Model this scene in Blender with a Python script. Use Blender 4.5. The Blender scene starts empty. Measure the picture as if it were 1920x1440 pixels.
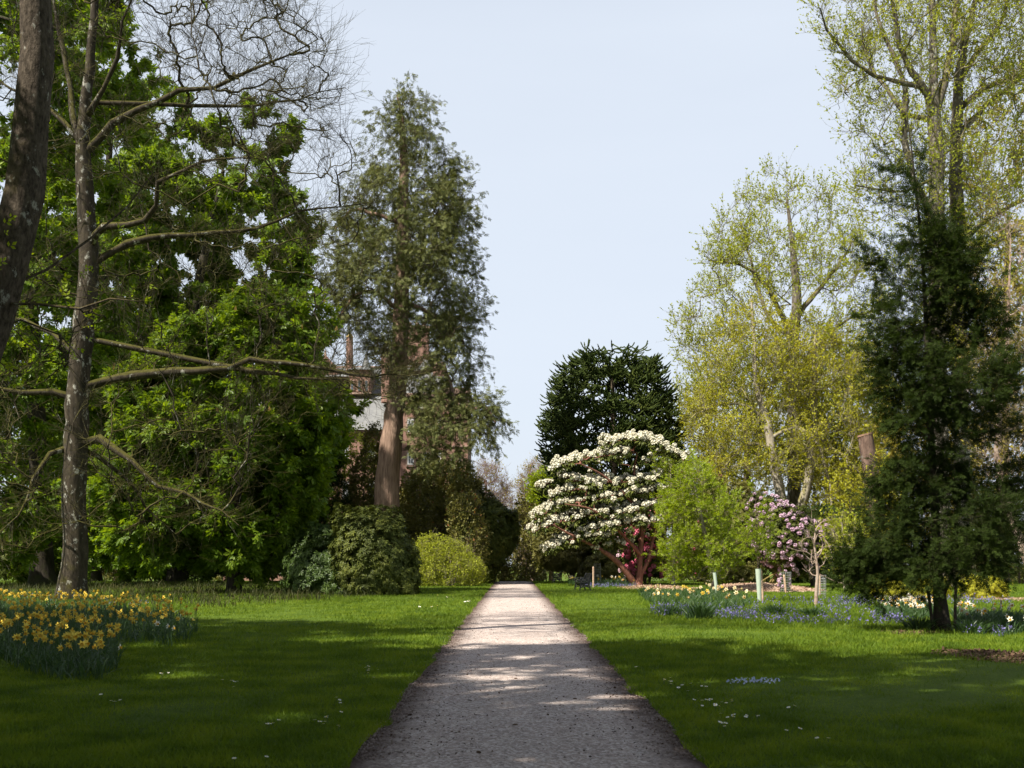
import bpy, math, random
import numpy as np
from mathutils import noise as mnoise, Vector

# ------------------------------------------------------------------ camera, world, sun, exposure
S = bpy.context.scene
COL = S.collection
F, HZ, CX, EYE = 2133.0, 1051.0, 961.0, 1.6          # focal length, horizon row and centre column of the photo
cam = bpy.data.cameras.new("camera")
cam.sensor_width = 36.0
cam.lens = F / 1920 * 36
cam.shift_y = 331.0 / 1920
cam.clip_start, cam.clip_end = 0.1, 3000
cam.dof.use_dof = True
cam.dof.focus_distance = 50
cam.dof.aperture_fstop = 5.0
camo = bpy.data.objects.new("camera", cam)
camo.location = (0, 0, EYE)
camo.rotation_euler = (math.radians(90), 0, 0)
COL.objects.link(camo)
S.camera = camo

SUN_EL, SUN_AZ = math.radians(50), math.atan2(-0.76, -0.65)     # azimuth measured from +Y towards +X
w = bpy.data.worlds.new("World")
S.world = w
w.use_nodes = True
nt = w.node_tree
bg = nt.nodes["Background"]
sky = nt.nodes.new("ShaderNodeTexSky")
sky.sky_type = 'NISHITA'
sky.sun_disc = False
sky.sun_elevation = SUN_EL
sky.sun_rotation = SUN_AZ
sky.air_density, sky.dust_density, sky.ozone_density = 1.0, 2.6, 2.0
veil = nt.nodes.new("ShaderNodeMix")                 # thin bright haze over the blue
veil.data_type = 'RGBA'
veil.inputs[0].default_value = 0.8
veil.inputs[7].default_value = (6.2, 6.75, 7.55, 1)
nt.links.new(sky.outputs[0], veil.inputs[6])
nt.links.new(veil.outputs[2], bg.inputs[0])
wc = nt.nodes.new("ShaderNodeTexCoord"); wx = nt.nodes.new("ShaderNodeSeparateXYZ")
wr = nt.nodes.new("ShaderNodeMapRange")              # the haze thins towards the zenith
wr.inputs[1].default_value, wr.inputs[2].default_value = 0.42, 0.85
wr.inputs[3].default_value, wr.inputs[4].default_value = 0.85, 0.08
nt.links.new(wc.outputs["Generated"], wx.inputs[0]); nt.links.new(wx.outputs[2], wr.inputs[0]); 
wn = nt.nodes.new("ShaderNodeTexNoise"); wn.inputs["Scale"].default_value = 2.2; wn.inputs["Detail"].default_value = 5
wm = nt.nodes.new("ShaderNodeMapping"); wm.inputs["Scale"].default_value = (1, 1, 4)
nt.links.new(wc.outputs["Generated"], wm.inputs[0]); nt.links.new(wm.outputs[0], wn.inputs["Vector"])
wa = nt.nodes.new("ShaderNodeMath"); wa.operation = 'MULTIPLY_ADD'; wa.inputs[1].default_value = 0.16
ws = nt.nodes.new("ShaderNodeMath"); ws.operation = 'SUBTRACT'; ws.inputs[1].default_value = 0.08
nt.links.new(wn.outputs["Fac"], wa.inputs[0]); nt.links.new(wr.outputs[0], wa.inputs[2])
nt.links.new(wa.outputs[0], ws.inputs[0]); nt.links.new(ws.outputs[0], veil.inputs[0])
bg.inputs[1].default_value = 0.068
sl = bpy.data.lights.new("sun", 'SUN')
sl.energy = 5.0
sl.angle = math.radians(0.55)
sl.color = (1.0, 0.94, 0.83)
so = bpy.data.objects.new("sun", sl)
sd = Vector((math.sin(SUN_AZ) * math.cos(SUN_EL), math.cos(SUN_AZ) * math.cos(SUN_EL), math.sin(SUN_EL)))
so.rotation_euler = sd.to_track_quat('Z', 'Y').to_euler()
so.location = sd * 60
COL.objects.link(so)
S.view_settings.view_transform = 'Standard'
S.view_settings.look = 'None'
S.view_settings.exposure = 1.0
S.view_settings.gamma = 1.0
S.cycles.max_bounces = 6
S.cycles.diffuse_bounces = 3
S.cycles.glossy_bounces = 2
S.cycles.transmission_bounces = 4

# ------------------------------------------------------------------ helpers
def at(px, py, Y):
    return np.array([(px - CX) * Y / F, Y, EYE + (HZ - py) * Y / F])

def gz(x, y):
    """height of the ground: level park, falling away beyond the crest of the path"""
    return -np.clip((np.asarray(y, float) - 86.0) * 0.028, 0, 5.0)

def nrm(v):
    return v / np.maximum(np.linalg.norm(v, axis=-1, keepdims=True), 1e-9)

def build(name, chunks, mats, parent=None, base=(0, 0, 0), smooth=False):
    """one mesh object out of (verts, faces, material index) chunks given in world space"""
    V, L, LS, MI, off, lo = [], [], [], [], 0, 0
    for c in chunks:
        v, f, mi = c
        if len(v) == 0 or len(f) == 0:
            continue
        v = np.asarray(v, np.float32).reshape(-1, 3)
        f = np.asarray(f, np.int32)
        V.append(v)
        L.append((f + off).ravel())
        LS.append(lo + np.arange(len(f), dtype=np.int32) * f.shape[1])
        MI.append(np.full(len(f), mi, np.int32))
        off += len(v)
        lo += f.size
    me = bpy.data.meshes.new(name)
    V = np.concatenate(V) - np.asarray(base, np.float32)
    L, LS, MI = np.concatenate(L), np.concatenate(LS), np.concatenate(MI)
    me.vertices.add(len(V)); me.vertices.foreach_set("co", V.ravel())
    me.loops.add(len(L)); me.loops.foreach_set("vertex_index", L)
    me.polygons.add(len(LS)); me.polygons.foreach_set("loop_start", LS)
    for m in (mats if isinstance(mats, (list, tuple)) else [mats]):
        me.materials.append(m)
    me.polygons.foreach_set("material_index", MI)
    me.polygons.foreach_set("use_smooth", np.full(len(LS), smooth, bool))
    me.update(calc_edges=True)
    o = bpy.data.objects.new(name, me)
    COL.objects.link(o)
    if parent is not None:
        o.parent = parent
    else:
        o.location = base
    return o

def tag(o, label=None, cat=None, group=None, kind=None):
    if label: o["label"] = label
    if cat: o["category"] = cat
    if group: o["group"] = group
    if kind: o["kind"] = kind
    return o

def thing(name, base, label, cat, group=None):
    o = bpy.data.objects.new(name, None)
    o.empty_display_size = 0.3
    o.location = base
    COL.objects.link(o)
    return tag(o, label, cat, group)

def copy_thing(root, loc, rz=0.0, sc=1.0, label=None, group=None):
    r = root.copy(); COL.objects.link(r)
    r.location = loc; r.rotation_euler = (0, 0, rz); r.scale = (sc, sc, sc)
    if label: r["label"] = label
    if group: r["group"] = group
    for ch in KIDS.get(root.name, []):
        c = ch.copy(); COL.objects.link(c); c.parent = r
        for g in KIDS.get(ch.name, []):
            d = g.copy(); COL.objects.link(d); d.parent = c
    return r
KIDS = {}

def kid(o):
    KIDS.setdefault(o.parent.name, []).append(o)
    return o

def tubes(P, R, sides):
    """swept tubes; P (N,K,3) centre lines, R (N,K) radii"""
    P = np.asarray(P, float); R = np.asarray(R, float)
    if P.ndim == 2: P, R = P[None], R[None]
    N, K, _ = P.shape
    if N == 0: return (np.zeros((0, 3)), np.zeros((0, 4), int), 0)
    T = nrm(np.gradient(P, axis=1))
    D = nrm(P[:, -1] - P[:, 0])
    ref = np.where(np.abs(D[:, 2:3]) < 0.8, np.array([[0, 0, 1.0]]), np.array([[1.0, 0, 0]]))
    U = nrm(np.cross(ref[:, None, :], T))
    W = np.cross(T, U)
    a = np.arange(sides) * 2 * np.pi / sides
    ring = U[:, :, None, :] * np.cos(a)[None, None, :, None] + W[:, :, None, :] * np.sin(a)[None, None, :, None]
    V = P[:, :, None, :] + ring * R[:, :, None, None]
    idx = np.arange(N * K * sides).reshape(N, K, sides)
    nx = np.roll(idx, -1, axis=2)
    f = np.stack([idx[:, :-1], nx[:, :-1], nx[:, 1:], idx[:, 1:]], -1).reshape(-1, 4)
    return (V.reshape(-1, 3), f, 0)

def densify(pts, step):
    pts = np.asarray(pts, float)
    # Catmull-Rom through the given points
    Q = np.vstack([2 * pts[0] - pts[1], pts, 2 * pts[-1] - pts[-2]])
    out = []
    for i in range(1, len(Q) - 2):
        n = max(1, int(np.linalg.norm(Q[i + 1] - Q[i]) / step))
        t = (np.arange(n) / n)[:, None]
        p0, p1, p2, p3 = Q[i - 1], Q[i], Q[i + 1], Q[i + 2]
        out.append(0.5 * (2 * p1 + (p2 - p0) * t + (2 * p0 - 5 * p1 + 4 * p2 - p3) * t ** 2 + (3 * p1 - p0 - 3 * p2 + p3) * t ** 3))
    out.append(pts[-1:])
    return np.vstack(out)

def fill(seeds, targets, rng, rise=0.3, pen=1.0, jit=0.07, curl=0.25, minseed=0.0):
    """grow a branch system from the seed stems so that it reaches every target point"""
    cap = sum(len(s) for s in seeds) + 5 * len(targets) + 10
    P = np.zeros((cap, 3)); T = np.zeros((cap, 3)); par = np.full(cap, -1); ok = np.ones(cap, bool)
    n = 0; sidx = []
    for s in seeds:
        k = len(s)
        P[n:n + k] = s
        T[n:n + k] = nrm(np.gradient(s, axis=0))
        par[n:n + k] = np.arange(n - 1, n + k - 1)
        if n == 0:
            par[0] = -1
            ok[:k] = s[:, 2] >= s[0, 2] + minseed
        else:
            par[n] = int(np.argmin(np.linalg.norm(P[:n] - s[0], axis=1)))
        sidx.append(np.arange(n, n + k)); n += k
    SD = P[:n].copy()
    dm = np.array([np.min(np.linalg.norm(SD - t, axis=1)) for t in targets])
    tt = np.array([0.2, 0.4, 0.6, 0.8, 1.0])[:, None]
    h00, h10, h01, h11 = 2*tt**3-3*tt**2+1, tt**3-2*tt**2+tt, -2*tt**3+3*tt**2, tt**3-tt**2
    conns = []
    for ti in np.argsort(dm):
        t = targets[ti]
        D = t - P[:n]
        hd = np.hypot(D[:, 0], D[:, 1])
        d = np.sqrt(hd ** 2 + D[:, 2] ** 2)
        cost = d + pen * np.maximum(0, rise * hd - D[:, 2]) + np.where(ok[:n], 0, 1e6)
        i = int(np.argmin(cost))
        L = max(d[i], 0.05)
        c = D[i] / L
        m0 = nrm(T[i] * 0.5 + c) * L
        m1 = nrm(c + np.array([0, 0, curl])) * L
        q = h00 * P[i] + h10 * m0 + h01 * t + h11 * m1
        q[:-1] += rng.normal(0, jit * L, (4, 3))
        P[n:n + 5] = q
        T[n:n + 5] = nrm(np.gradient(np.vstack([P[i], q]), axis=0))[1:]
        par[n] = i; par[n + 1:n + 5] = np.arange(n, n + 4)
        conns.append([i] + list(range(n, n + 5)))
        n += 5
    wgt = np.zeros(n); haskid = np.zeros(n, bool)
    haskid[par[:n][par[:n] >= 0]] = True
    wgt[~haskid] = 1
    for k in range(n - 1, 0, -1):
        if par[k] >= 0: wgt[par[k]] += wgt[k]
    return P[:n], wgt, np.array(conns).reshape(-1, 6), sidx

def grow(rng, start, d, L, r0, K=4, wob=0.15, up=0.1, tip=0.35):
    N = len(start)
    P = np.zeros((N, K, 3)); P[:, 0] = start
    d = nrm(d)
    st = (L / (K - 1))[:, None]
    for k in range(1, K):
        d = nrm(d + rng.normal(0, wob, (N, 3)) + np.array([0, 0, up]))
        P[:, k] = P[:, k - 1] + d * st
    R = r0[:, None] * np.linspace(1, tip, K)[None]
    return P, R

def along(rng, P, n, t0=0.15, t1=1.0):
    """n random places on the polylines P (M,K,3), longer ones more often -> position, tangent, t, index"""
    M, K, _ = P.shape
    ln = np.linalg.norm(np.diff(P, axis=1), axis=2).sum(1)
    i = rng.choice(M, n, p=ln / ln.sum())
    t = rng.uniform(t0, t1, n)
    u = t * (K - 1); k = np.minimum(u.astype(int), K - 2); f = (u - k)[:, None]
    a, b = P[i, k], P[i, k + 1]
    return a * (1 - f) + b * f, nrm(b - a), t, i

def side(rng, tan, ang, flat=0.0):
    n = len(tan)
    r = rng.normal(0, 1, (n, 3)); r[:, 2] *= (1 - flat)
    p = nrm(r - (r * tan).sum(1, keepdims=True) * tan)
    a = (ang + rng.normal(0, 0.2, n))[:, None]
    return tan * np.cos(a) + p * np.sin(a)

# ---- leaf templates: x across, y along, z normal
def kite(wd=0.5, fold=0.08, mid=0.45):
    return np.array([[0, 0, 0], [wd / 2, mid, fold], [0, 1, 0], [-wd / 2, mid, fold]]), np.array([[0, 1, 2, 3]])

def combo(parts):
    V, Fc, o = [], [], 0
    for v, f in parts:
        V.append(v); Fc.append(f + o); o += len(v)
    return np.vstack(V), np.vstack(Fc)

def turned(vf, az=0.0, pitch=0.0, sc=1.0, sh=(0, 0, 0)):
    v, f = vf
    v = v * sc
    c, s = math.cos(pitch), math.sin(pitch)
    v = np.stack([v[:, 0], v[:, 1] * c - v[:, 2] * s, v[:, 1] * s + v[:, 2] * c], 1)
    c, s = math.cos(az), math.sin(az)
    v = np.stack([v[:, 0] * c - v[:, 1] * s, v[:, 0] * s + v[:, 1] * c, v[:, 2]], 1)
    return v + np.array(sh), f

KITE = kite(0.6)
OVAL = (np.array([[0, 0, 0], [.26, .3, .05], [.27, .65, .05], [0, 1, 0], [-.27, .65, .05], [-.26, .3, .05]]), np.array([[0, 1, 2, 3], [0, 3, 4, 5]]))
PALM = combo([turned(kite(0.42, .05, .62), math.radians(a), math.radians(-22), s) for a, s in ((-105, .6), (-55, .85), (0, 1.0), (55, .85), (105, .6))])
TRIO = combo([turned(kite(.55, .05), math.radians(a), math.radians(p), s, (0, y, 0)) for a, p, s, y in ((60, 10, .6, .1), (-55, -15, .65, .3), (10, 5, .7, .5))])
SPRAY = combo([turned(kite(0.3, .03), math.radians(a), math.radians(-8), s, (0, y, 0)) for a, s, y in
               ((38, .5, .0), (-40, .5, .12), (34, .46, .28), (-34, .44, .4), (0, .5, .5))])
FERN = combo([turned(kite(0.42, .04), math.radians(a), math.radians(p), s, (0, y, 0)) for a, p, s, y in
              ((65, 8, .34, .0), (-65, -8, .36, .1), (58, -10, .36, .27), (-58, 10, .35, .38), (50, 5, .32, .55), (-48, -6, .3, .64), (0, 0, .32, .72))])
ROSE = combo([turned(kite(0.36, .04, .6), math.radians(k * 51 + 10), math.radians(-28 + (k % 3) * 14), 1 - .12 * (k % 2)) for k in range(7)])  # z is its axis
DROOP = combo([turned(kite(0.34, .04, .6), math.radians(k * 45), math.radians(-58 + (k % 3) * 14), 1 - .12 * (k % 2)) for k in range(8)])

def ico():
    t = (1 + 5 ** .5) / 2
    v = nrm(np.array([[-1, t, 0], [1, t, 0], [-1, -t, 0], [1, -t, 0], [0, -1, t], [0, 1, t], [0, -1, -t], [0, 1, -t], [t, 0, -1], [t, 0, 1], [-t, 0, -1], [-t, 0, 1]], float))
    f = np.array([[0, 11, 5], [0, 5, 1], [0, 1, 7], [0, 7, 10], [0, 10, 11], [1, 5, 9], [5, 11, 4], [11, 10, 2], [10, 7, 6], [7, 1, 8], [3, 9, 4], [3, 4, 2], [3, 2, 6], [3, 6, 8], [3, 8, 9], [4, 9, 5], [2, 4, 11], [6, 2, 10], [8, 6, 7], [9, 8, 1]])
    return v, f

def truss_template():
    """a rounded head of bell flowers: little bells over a dome"""
    rng = np.random.default_rng(5)
    parts = []
    k = 13
    for i in range(k):
        z = 1 - 1.35 * (i + .5) / k; a = i * 2.4; r = math.sqrt(max(0, 1 - z * z))
        d = np.array([r * math.cos(a), r * math.sin(a), z])
        u = nrm(np.cross(d, [0.3, 0.2, 1.0])); v2 = np.cross(d, u)
        ring = [d * 1.0 + (u * math.cos(q) + v2 * math.sin(q)) * .42 + rng.normal(0, .04, 3) for q in np.arange(5) * 2 * math.pi / 5]
        parts.append((np.array([d * .25] + ring), np.array([[0, 1 + j, 1 + (j + 1) % 5] for j in range(5)])))
        parts.append((np.array([d * .8] + [x * 1.0 for x in ring]), np.array([[0, 1 + j, 1 + (j + 1) % 5] for j in range(5)])))
    return combo(parts)
TRUSS = truss_template()

def leaves(pos, ydir, nrml, size, tmpl, mi=0):
    v, f = tmpl
    n = len(pos)
    if n == 0: return (np.zeros((0, 3)), np.zeros((0, 3), int), mi)
    y = nrm(ydir)
    x = nrm(np.cross(y, nrml)); z = np.cross(x, y)
    s = np.broadcast_to(np.asarray(size, float), (n,))[:, None, None]
    V = pos[:, None, :] + s * (v[None, :, 0:1] * x[:, None, :] + v[None, :, 1:2] * y[:, None, :] + v[None, :, 2:3] * z[:, None, :])
    Fc = f[None] + (np.arange(n) * len(v))[:, None, None]
    return (V.reshape(-1, 3), Fc.reshape(-1, f.shape[1]), mi)

def rand_frames(rng, n, out=None, up=0.0, droop=0.0, spread=1.0):
    y = rng.normal(0, spread, (n, 3))
    if out is not None: y = y + out
    y[:, 2] -= droop
    z = rng.normal(0, .6, (n, 3)); z[:, 2] += up
    return nrm(y), z

def env_points(rng, env, Y, n, shell=0.6, lump=0.0, lscale=3.0, seed=0, squash=1.0):
    """points inside a body of revolution whose outline is rows of (py, left px, right px) at depth Y"""
    env = np.array(env, float)
    py, a, b = env[:, 0], env[:, 1], env[:, 2]
    fine = np.linspace(py[0], py[-1], 200)
    hw = np.interp(fine, py, (b - a) / 2)
    cs = np.cumsum(hw ** 1.3 + 1e-3); cs /= cs[-1]
    out = []
    tot = 0
    while tot < n:
        m = n * 2
        q = np.interp(rng.uniform(0, 1, m), cs, fine)
        ww = np.interp(q, py, (b - a) / 2); cc = np.interp(q, py, (a + b) / 2)
        r = rng.uniform(0, 1, m) ** (1 / (2 + 5 * shell)); th = rng.uniform(0, 2 * np.pi, m)
        x = (cc - CX + ww * r * np.cos(th)) * Y / F
        y = Y + ww * r * np.sin(th) * Y / F * squash
        z = EYE + (HZ - q) * Y / F
        p = np.stack([x, y, z], 1)
        if lump > 0:
            k = np.array([mnoise.noise(Vector(((c + seed * 7.3) / lscale))) for c in p])
            p = p[k > rng.uniform(-.35, .0, m) * (1 - lump) - (1 - lump) * .25]
        out.append(p); tot += len(p)
    return np.concatenate(out)[:n]

# ------------------------------------------------------------------ materials
def mat(name):
    m = bpy.data.materials.new(name); m.use_nodes = True
    t = m.node_tree
    return m, t, t.nodes["Principled BSDF"]

def N(t, typ, **kw):
    n = t.nodes.new(typ)
    for k, v in kw.items():
        if k.startswith("i_"):
            n.inputs[int(k[2:]) if k[2:].isdigit() else k[2:]].default_value = v
        else:
            setattr(n, k, v)
    return n

def ramp(t, src, stops):
    r = N(t, "ShaderNodeValToRGB")
    e = r.color_ramp.elements
    while len(e) < len(stops): e.new(0.5)
    for el, (p, c) in zip(e, stops):
        el.position = p; el.color = (*c, 1)
    t.links.new(src, r.inputs[0])
    return r.outputs[0]

def mix(t, fac, a, b, blend='MIX'):
    n = N(t, "ShaderNodeMix", data_type='RGBA', blend_type=blend)
    for sock, v in ((0, fac), (6, a), (7, b)):
        if hasattr(v, "node"): t.links.new(v, n.inputs[sock])
        elif isinstance(v, (int, float)): n.inputs[sock].default_value = v
        else: n.inputs[sock].default_value = (*v, 1)
    return n.outputs[2]

def coords(t, scale=(1, 1, 1)):
    c = N(t, "ShaderNodeTexCoord")
    mp = N(t, "ShaderNodeMapping"); mp.inputs["Scale"].default_value = scale
    t.links.new(c.outputs["Object"], mp.inputs[0])
    return mp.outputs[0]

def noise(t, vec, scale, detail=4, rough=.55):
    n = N(t, "ShaderNodeTexNoise"); n.inputs["Scale"].default_value = scale
    n.inputs["Detail"].default_value = detail; n.inputs["Roughness"].default_value = rough
    t.links.new(vec, n.inputs["Vector"])
    return n.outputs["Fac"]

def bump(t, h, b, strength=.5, dist=.02):
    n = N(t, "ShaderNodeBump"); n.inputs["Strength"].default_value = strength; n.inputs["Distance"].default_value = dist
    t.links.new(h, n.inputs["Height"]); t.links.new(n.outputs[0], b.inputs["Normal"])

def leaf_mat(name, cols, trans=0.35, rough=.5, spec=.3, tint=(1.35, 1.25, .6), clump=.5, amp=1.1):
    """leaf: every leaf has its own tone, whole sprays drift between tones; light passes through"""
    m, t, b = mat(name)
    g = N(t, "ShaderNodeNewGeometry")
    nz = noise(t, coords(t), clump, 2)
    ad = N(t, "ShaderNodeMath", operation='MULTIPLY_ADD'); ad.inputs[1].default_value = .55
    t.links.new(g.outputs["Random Per Island"], ad.inputs[0])
    sb = N(t, "ShaderNodeMath", operation='MULTIPLY_ADD'); sb.inputs[1].default_value = amp; sb.inputs[2].default_value = .22 - amp * .5
    t.links.new(nz, sb.inputs[0]); t.links.new(sb.outputs[0], ad.inputs[2])
    n = len(cols)
    c = ramp(t, ad.outputs[0], [(i / (n - 1), k) for i, k in enumerate(cols)])
    t.links.new(c, b.inputs["Base Color"])
    b.inputs["Roughness"].default_value = rough
    b.inputs["Specular IOR Level"].default_value = spec
    if trans > 0:
        tr = N(t, "ShaderNodeBsdfTranslucent")
        t.links.new(mix(t, 1.0, c, tint, 'MULTIPLY'), tr.inputs[0])
        ms = N(t, "ShaderNodeMixShader"); ms.inputs[0].default_value = trans
        t.links.new(b.outputs[0], ms.inputs[1]); t.links.new(tr.outputs[0], ms.inputs[2])
        t.links.new(ms.outputs[0], t.nodes["Material Output"].inputs[0])
    return m

def bark_mat(name, dark, light, lichen=None, moss=None, lichen_amt=.55, scale=6, stretch=.3, bstr=.6, furrow=False):
    m, t, b = mat(name)
    v = coords(t, (1, 1, stretch))
    n1 = noise(t, v, scale, 6, .65)
    c = ramp(t, n1, [(.3, dark), (.7, light)])
    if lichen:
        n2 = noise(t, coords(t, (1, 1, .7)), 3.2, 5, .7)
        f = ramp(t, n2, [(lichen_amt, (0, 0, 0)), (lichen_amt + .06, (1, 1, 1))])
        c = mix(t, f, c, lichen)
    if moss:
        g = N(t, "ShaderNodeNewGeometry")
        sx = N(t, "ShaderNodeSeparateXYZ"); t.links.new(g.outputs["Normal"], sx.inputs[0])
        ad = N(t, "ShaderNodeMath", operation='MULTIPLY_ADD'); ad.inputs[1].default_value = 1.0
        t.links.new(sx.outputs[2], ad.inputs[0]); t.links.new(noise(t, coords(t), 2.5, 3), ad.inputs[2])
        f = ramp(t, ad.outputs[0], [(.62, (0, 0, 0)), (.95, (1, 1, 1))])
        c = mix(t, f, c, moss)
    t.links.new(c, b.inputs["Base Color"])
    b.inputs["Roughness"].default_value = .9
    b.inputs["Specular IOR Level"].default_value = .15
    bump(t, noise(t, coords(t, (1, 1, .16)), 9, 4) if furrow else n1, b, bstr, .06)
    return m

M = {}
M["bark_lichen"] = bark_mat("lichen_bark", (.016, .013, .009), (.068, .054, .037), (.27, .26, .22), (.06, .055, .012), .575)
M["bark_grey"] = bark_mat("grey_bark", (.05, .04, .03), (.2, .175, .14), (.34, .33, .28), (.15, .13, .03), .57)
M["bark_pale"] = bark_mat("pale_bark", (.17, .14, .1), (.4, .36, .29), None, (.2, .18, .06))
M["bark_brown"] = bark_mat("brown_bark", (.05, .037, .025), (.13, .1, .07), None, (.07, .07, .02))
M["bark_dark"] = bark_mat("dark_bark", (.02, .016, .012), (.06, .05, .038), None, (.035, .04, .012))
M["bark_red"] = bark_mat("red_fibrous_bark", (.09, .055, .04), (.31, .21, .155), None, None, scale=7, stretch=.12, bstr=1.0, furrow=True)
M["bark_rhodo"] = bark_mat("peeling_red_bark", (.1, .04, .028), (.26, .125, .085), None, None, scale=8)
M["bark_pink"] = bark_mat("pinkish_white_bark", (.2, .125, .09), (.42, .34, .28), None, None, scale=3, stretch=1.5)
M["twig_purple"] = bark_mat("purple_brown_twigs", (.13, .085, .07), (.26, .18, .15))

M["chestnut"] = leaf_mat("chestnut_leaf", [(.072, .13, .012), (.13, .21, .015), (.21, .285, .02)], .5, .45, .3, (1.5, 1.35, .4), .25)
M["candle"] = leaf_mat("chestnut_candle", [(.22, .14, .03), (.32, .2, .06)], .2)
M["beech"] = leaf_mat("young_beech_leaf", [(.21, .255, .02), (.31, .35, .03), (.40, .42, .04)], .45, .5, .25, (1.3, 1.2, .5), .3)
M["yellowleaf"] = leaf_mat("yellow_spring_leaf", [(.22, .235, .018), (.35, .355, .024), (.45, .435, .035)], .45, .5, .25, (1.3, 1.15, .5), .3)
M["bronze"] = leaf_mat("bronze_spring_leaf", [(.2, .165, .03), (.3, .25, .04), (.36, .33, .055)], .38, .5, .2, (1.2, 1.1, .6), .3)
M["lime"] = leaf_mat("lime_maple_leaf", [(.15, .215, .012), (.24, .32, .015), (.33, .40, .02)], .45, .5, .3, (1.3, 1.2, .4), .8)
M["cypress"] = leaf_mat("cypress_spray", [(.062, .076, .024), (.11, .124, .036), (.175, .18, .058)], .22, .6, .2, (1.2, 1.1, .5), .6)
M["yew"] = leaf_mat("dark_evergreen_leaf", [(.013, .022, .006), (.025, .040, .008), (.046, .068, .012)], .25, .65, .06, (1.2, 1.3, .4), .9)
M["puzzle"] = leaf_mat("monkey_puzzle_scale", [(.012, .022, .006), (.034, .050, .010), (.07, .085, .017)], 0, .6, .08)
M["rhodo_dark"] = leaf_mat("rhododendron_leaf", [(.034, .046, .009), (.068, .084, .015), (.14, .15, .026)], .1, .5, .16, (1.2, 1.2, .4), 1.0)
M["laurel"] = leaf_mat("laurel_leaf", [(.034, .062, .012), (.06, .10, .018), (.1, .15, .025)], .15, .45, .35, (1.2, 1.2, .4), .8)
M["spiraea"] = leaf_mat("yellow_green_shrub_leaf", [(.19, .22, .022), (.29, .32, .03), (.38, .40, .05)], .42, .55, .2, (1.2, 1.2, .5), 1.0)
M["olive"] = leaf_mat("olive_shrub_leaf", [(.055, .062, .014), (.10, .10, .02), (.17, .145, .028)], .25, .5, .3, (1.2, 1.1, .5), .5)
M["olive_light"] = leaf_mat("pale_olive_shrub_leaf", [(.085, .085, .022), (.14, .135, .03), (.2, .18, .045)], .25, .5, .3, (1.2, 1.1, .5), .5)
M["rust"] = leaf_mat("rusty_new_leaf", [(.22, .08, .03), (.3, .14, .04)], .3)
M["white_flower"] = leaf_mat("cream_white_petal", [(.54, .49, .34), (.67, .64, .50), (.72, .70, .60)], .25, .6, .2, (1, 1, .95), 1)
M["pink_flower"] = leaf_mat("lilac_pink_petal", [(.46, .27, .38), (.58, .41, .50), (.66, .54, .60)], .25, .6, .2, (1, .95, 1), 1)
M["red_flower"] = leaf_mat("crimson_petal", [(.50, .06, .13), (.64, .15, .24), (.72, .30, .38)], .2, .6, .2, (1, .8, .9), 1)
M["palepink_flower"] = leaf_mat("pale_pink_petal", [(.6, .34, .42), (.72, .5, .56), (.8, .66, .7)], .25, .6, .2, (1, .95, 1), 1)
M["daff_leaf"] = leaf_mat("daffodil_leaf", [(.028, .062, .020), (.045, .088, .027), (.07, .12, .034)], .25, .45, .4, (1.1, 1.2, .5), 1)
M["bluebell"] = leaf_mat("bluebell_petal", [(.13, .115, .32), (.19, .17, .40), (.28, .25, .48)], .25, .6, .2, (1, 1, 1), 1)
M["forget"] = leaf_mat("pale_blue_petal", [(.36, .42, .7), (.5, .55, .78)], .2, .6, .2, (1, 1, 1), 1)
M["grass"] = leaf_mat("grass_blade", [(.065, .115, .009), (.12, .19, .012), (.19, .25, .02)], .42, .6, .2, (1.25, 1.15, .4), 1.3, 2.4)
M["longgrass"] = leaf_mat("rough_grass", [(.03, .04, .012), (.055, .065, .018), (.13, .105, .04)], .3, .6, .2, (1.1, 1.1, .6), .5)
M["litter"] = leaf_mat("dead_leaf", [(.035, .02, .014), (.07, .042, .028), (.16, .1, .06)], .05, .8, .1)
M["chips"] = leaf_mat("bark_chip", [(.06, .035, .022), (.14, .085, .055), (.26, .17, .12)], 0, .85, .1)
M["chips_pale"] = leaf_mat("pale_wood_chip", [(.26, .17, .11), (.4, .28, .2), (.5, .38, .29)], 0, .85, .1)

def plain(name, col, rough=.6, spec=.3, nscale=8, var=.25, trans=0):
    m, t, b = mat(name)
    c = ramp(t, noise(t, coords(t), nscale, 4), [(.3, tuple(k * (1 - var) for k in col)), (.7, tuple(min(1, k * (1 + var)) for k in col))])
    t.links.new(c, b.inputs["Base Color"])
    b.inputs["Roughness"].default_value = rough; b.inputs["Specular IOR Level"].default_value = spec
    return m
M["iron"] = plain("black_painted_iron", (.014, .015, .016), .45, .5)
M["oldwood"] = plain("weathered_timber", (.05, .04, .032), .8, .2, 14, .4)
M["stake"] = plain("sawn_timber_stake", (.42, .29, .2), .8, .2, 9, .3)
M["darkstake"] = plain("dark_timber_stake", (.03, .024, .018), .8, .2, 9, .3)
M["tube"] = plain("pale_green_plastic", (.37, .43, .35), .4, .4, 4, .08)
M["meshguard"] = plain("grey_wire_mesh", (.3, .31, .3), .5, .4)
M["petal_yellow"] = plain("yellow_petal", (.72, .56, .09), .6, .2, 20, .15)
M["petal_orange"] = plain("orange_trumpet", (.70, .41, .035), .6, .2, 20, .15)
M["petal_white"] = plain("white_petal", (.78, .76, .66), .6, .2, 20, .06)
M["daisy"] = plain("daisy_white", (.8, .8, .78), .6, .2, 20, .05)
M["cutwood"] = plain("cut_heartwood", (.24, .15, .1), .85, .15, 8, .3)
M["slate"] = None

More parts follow.
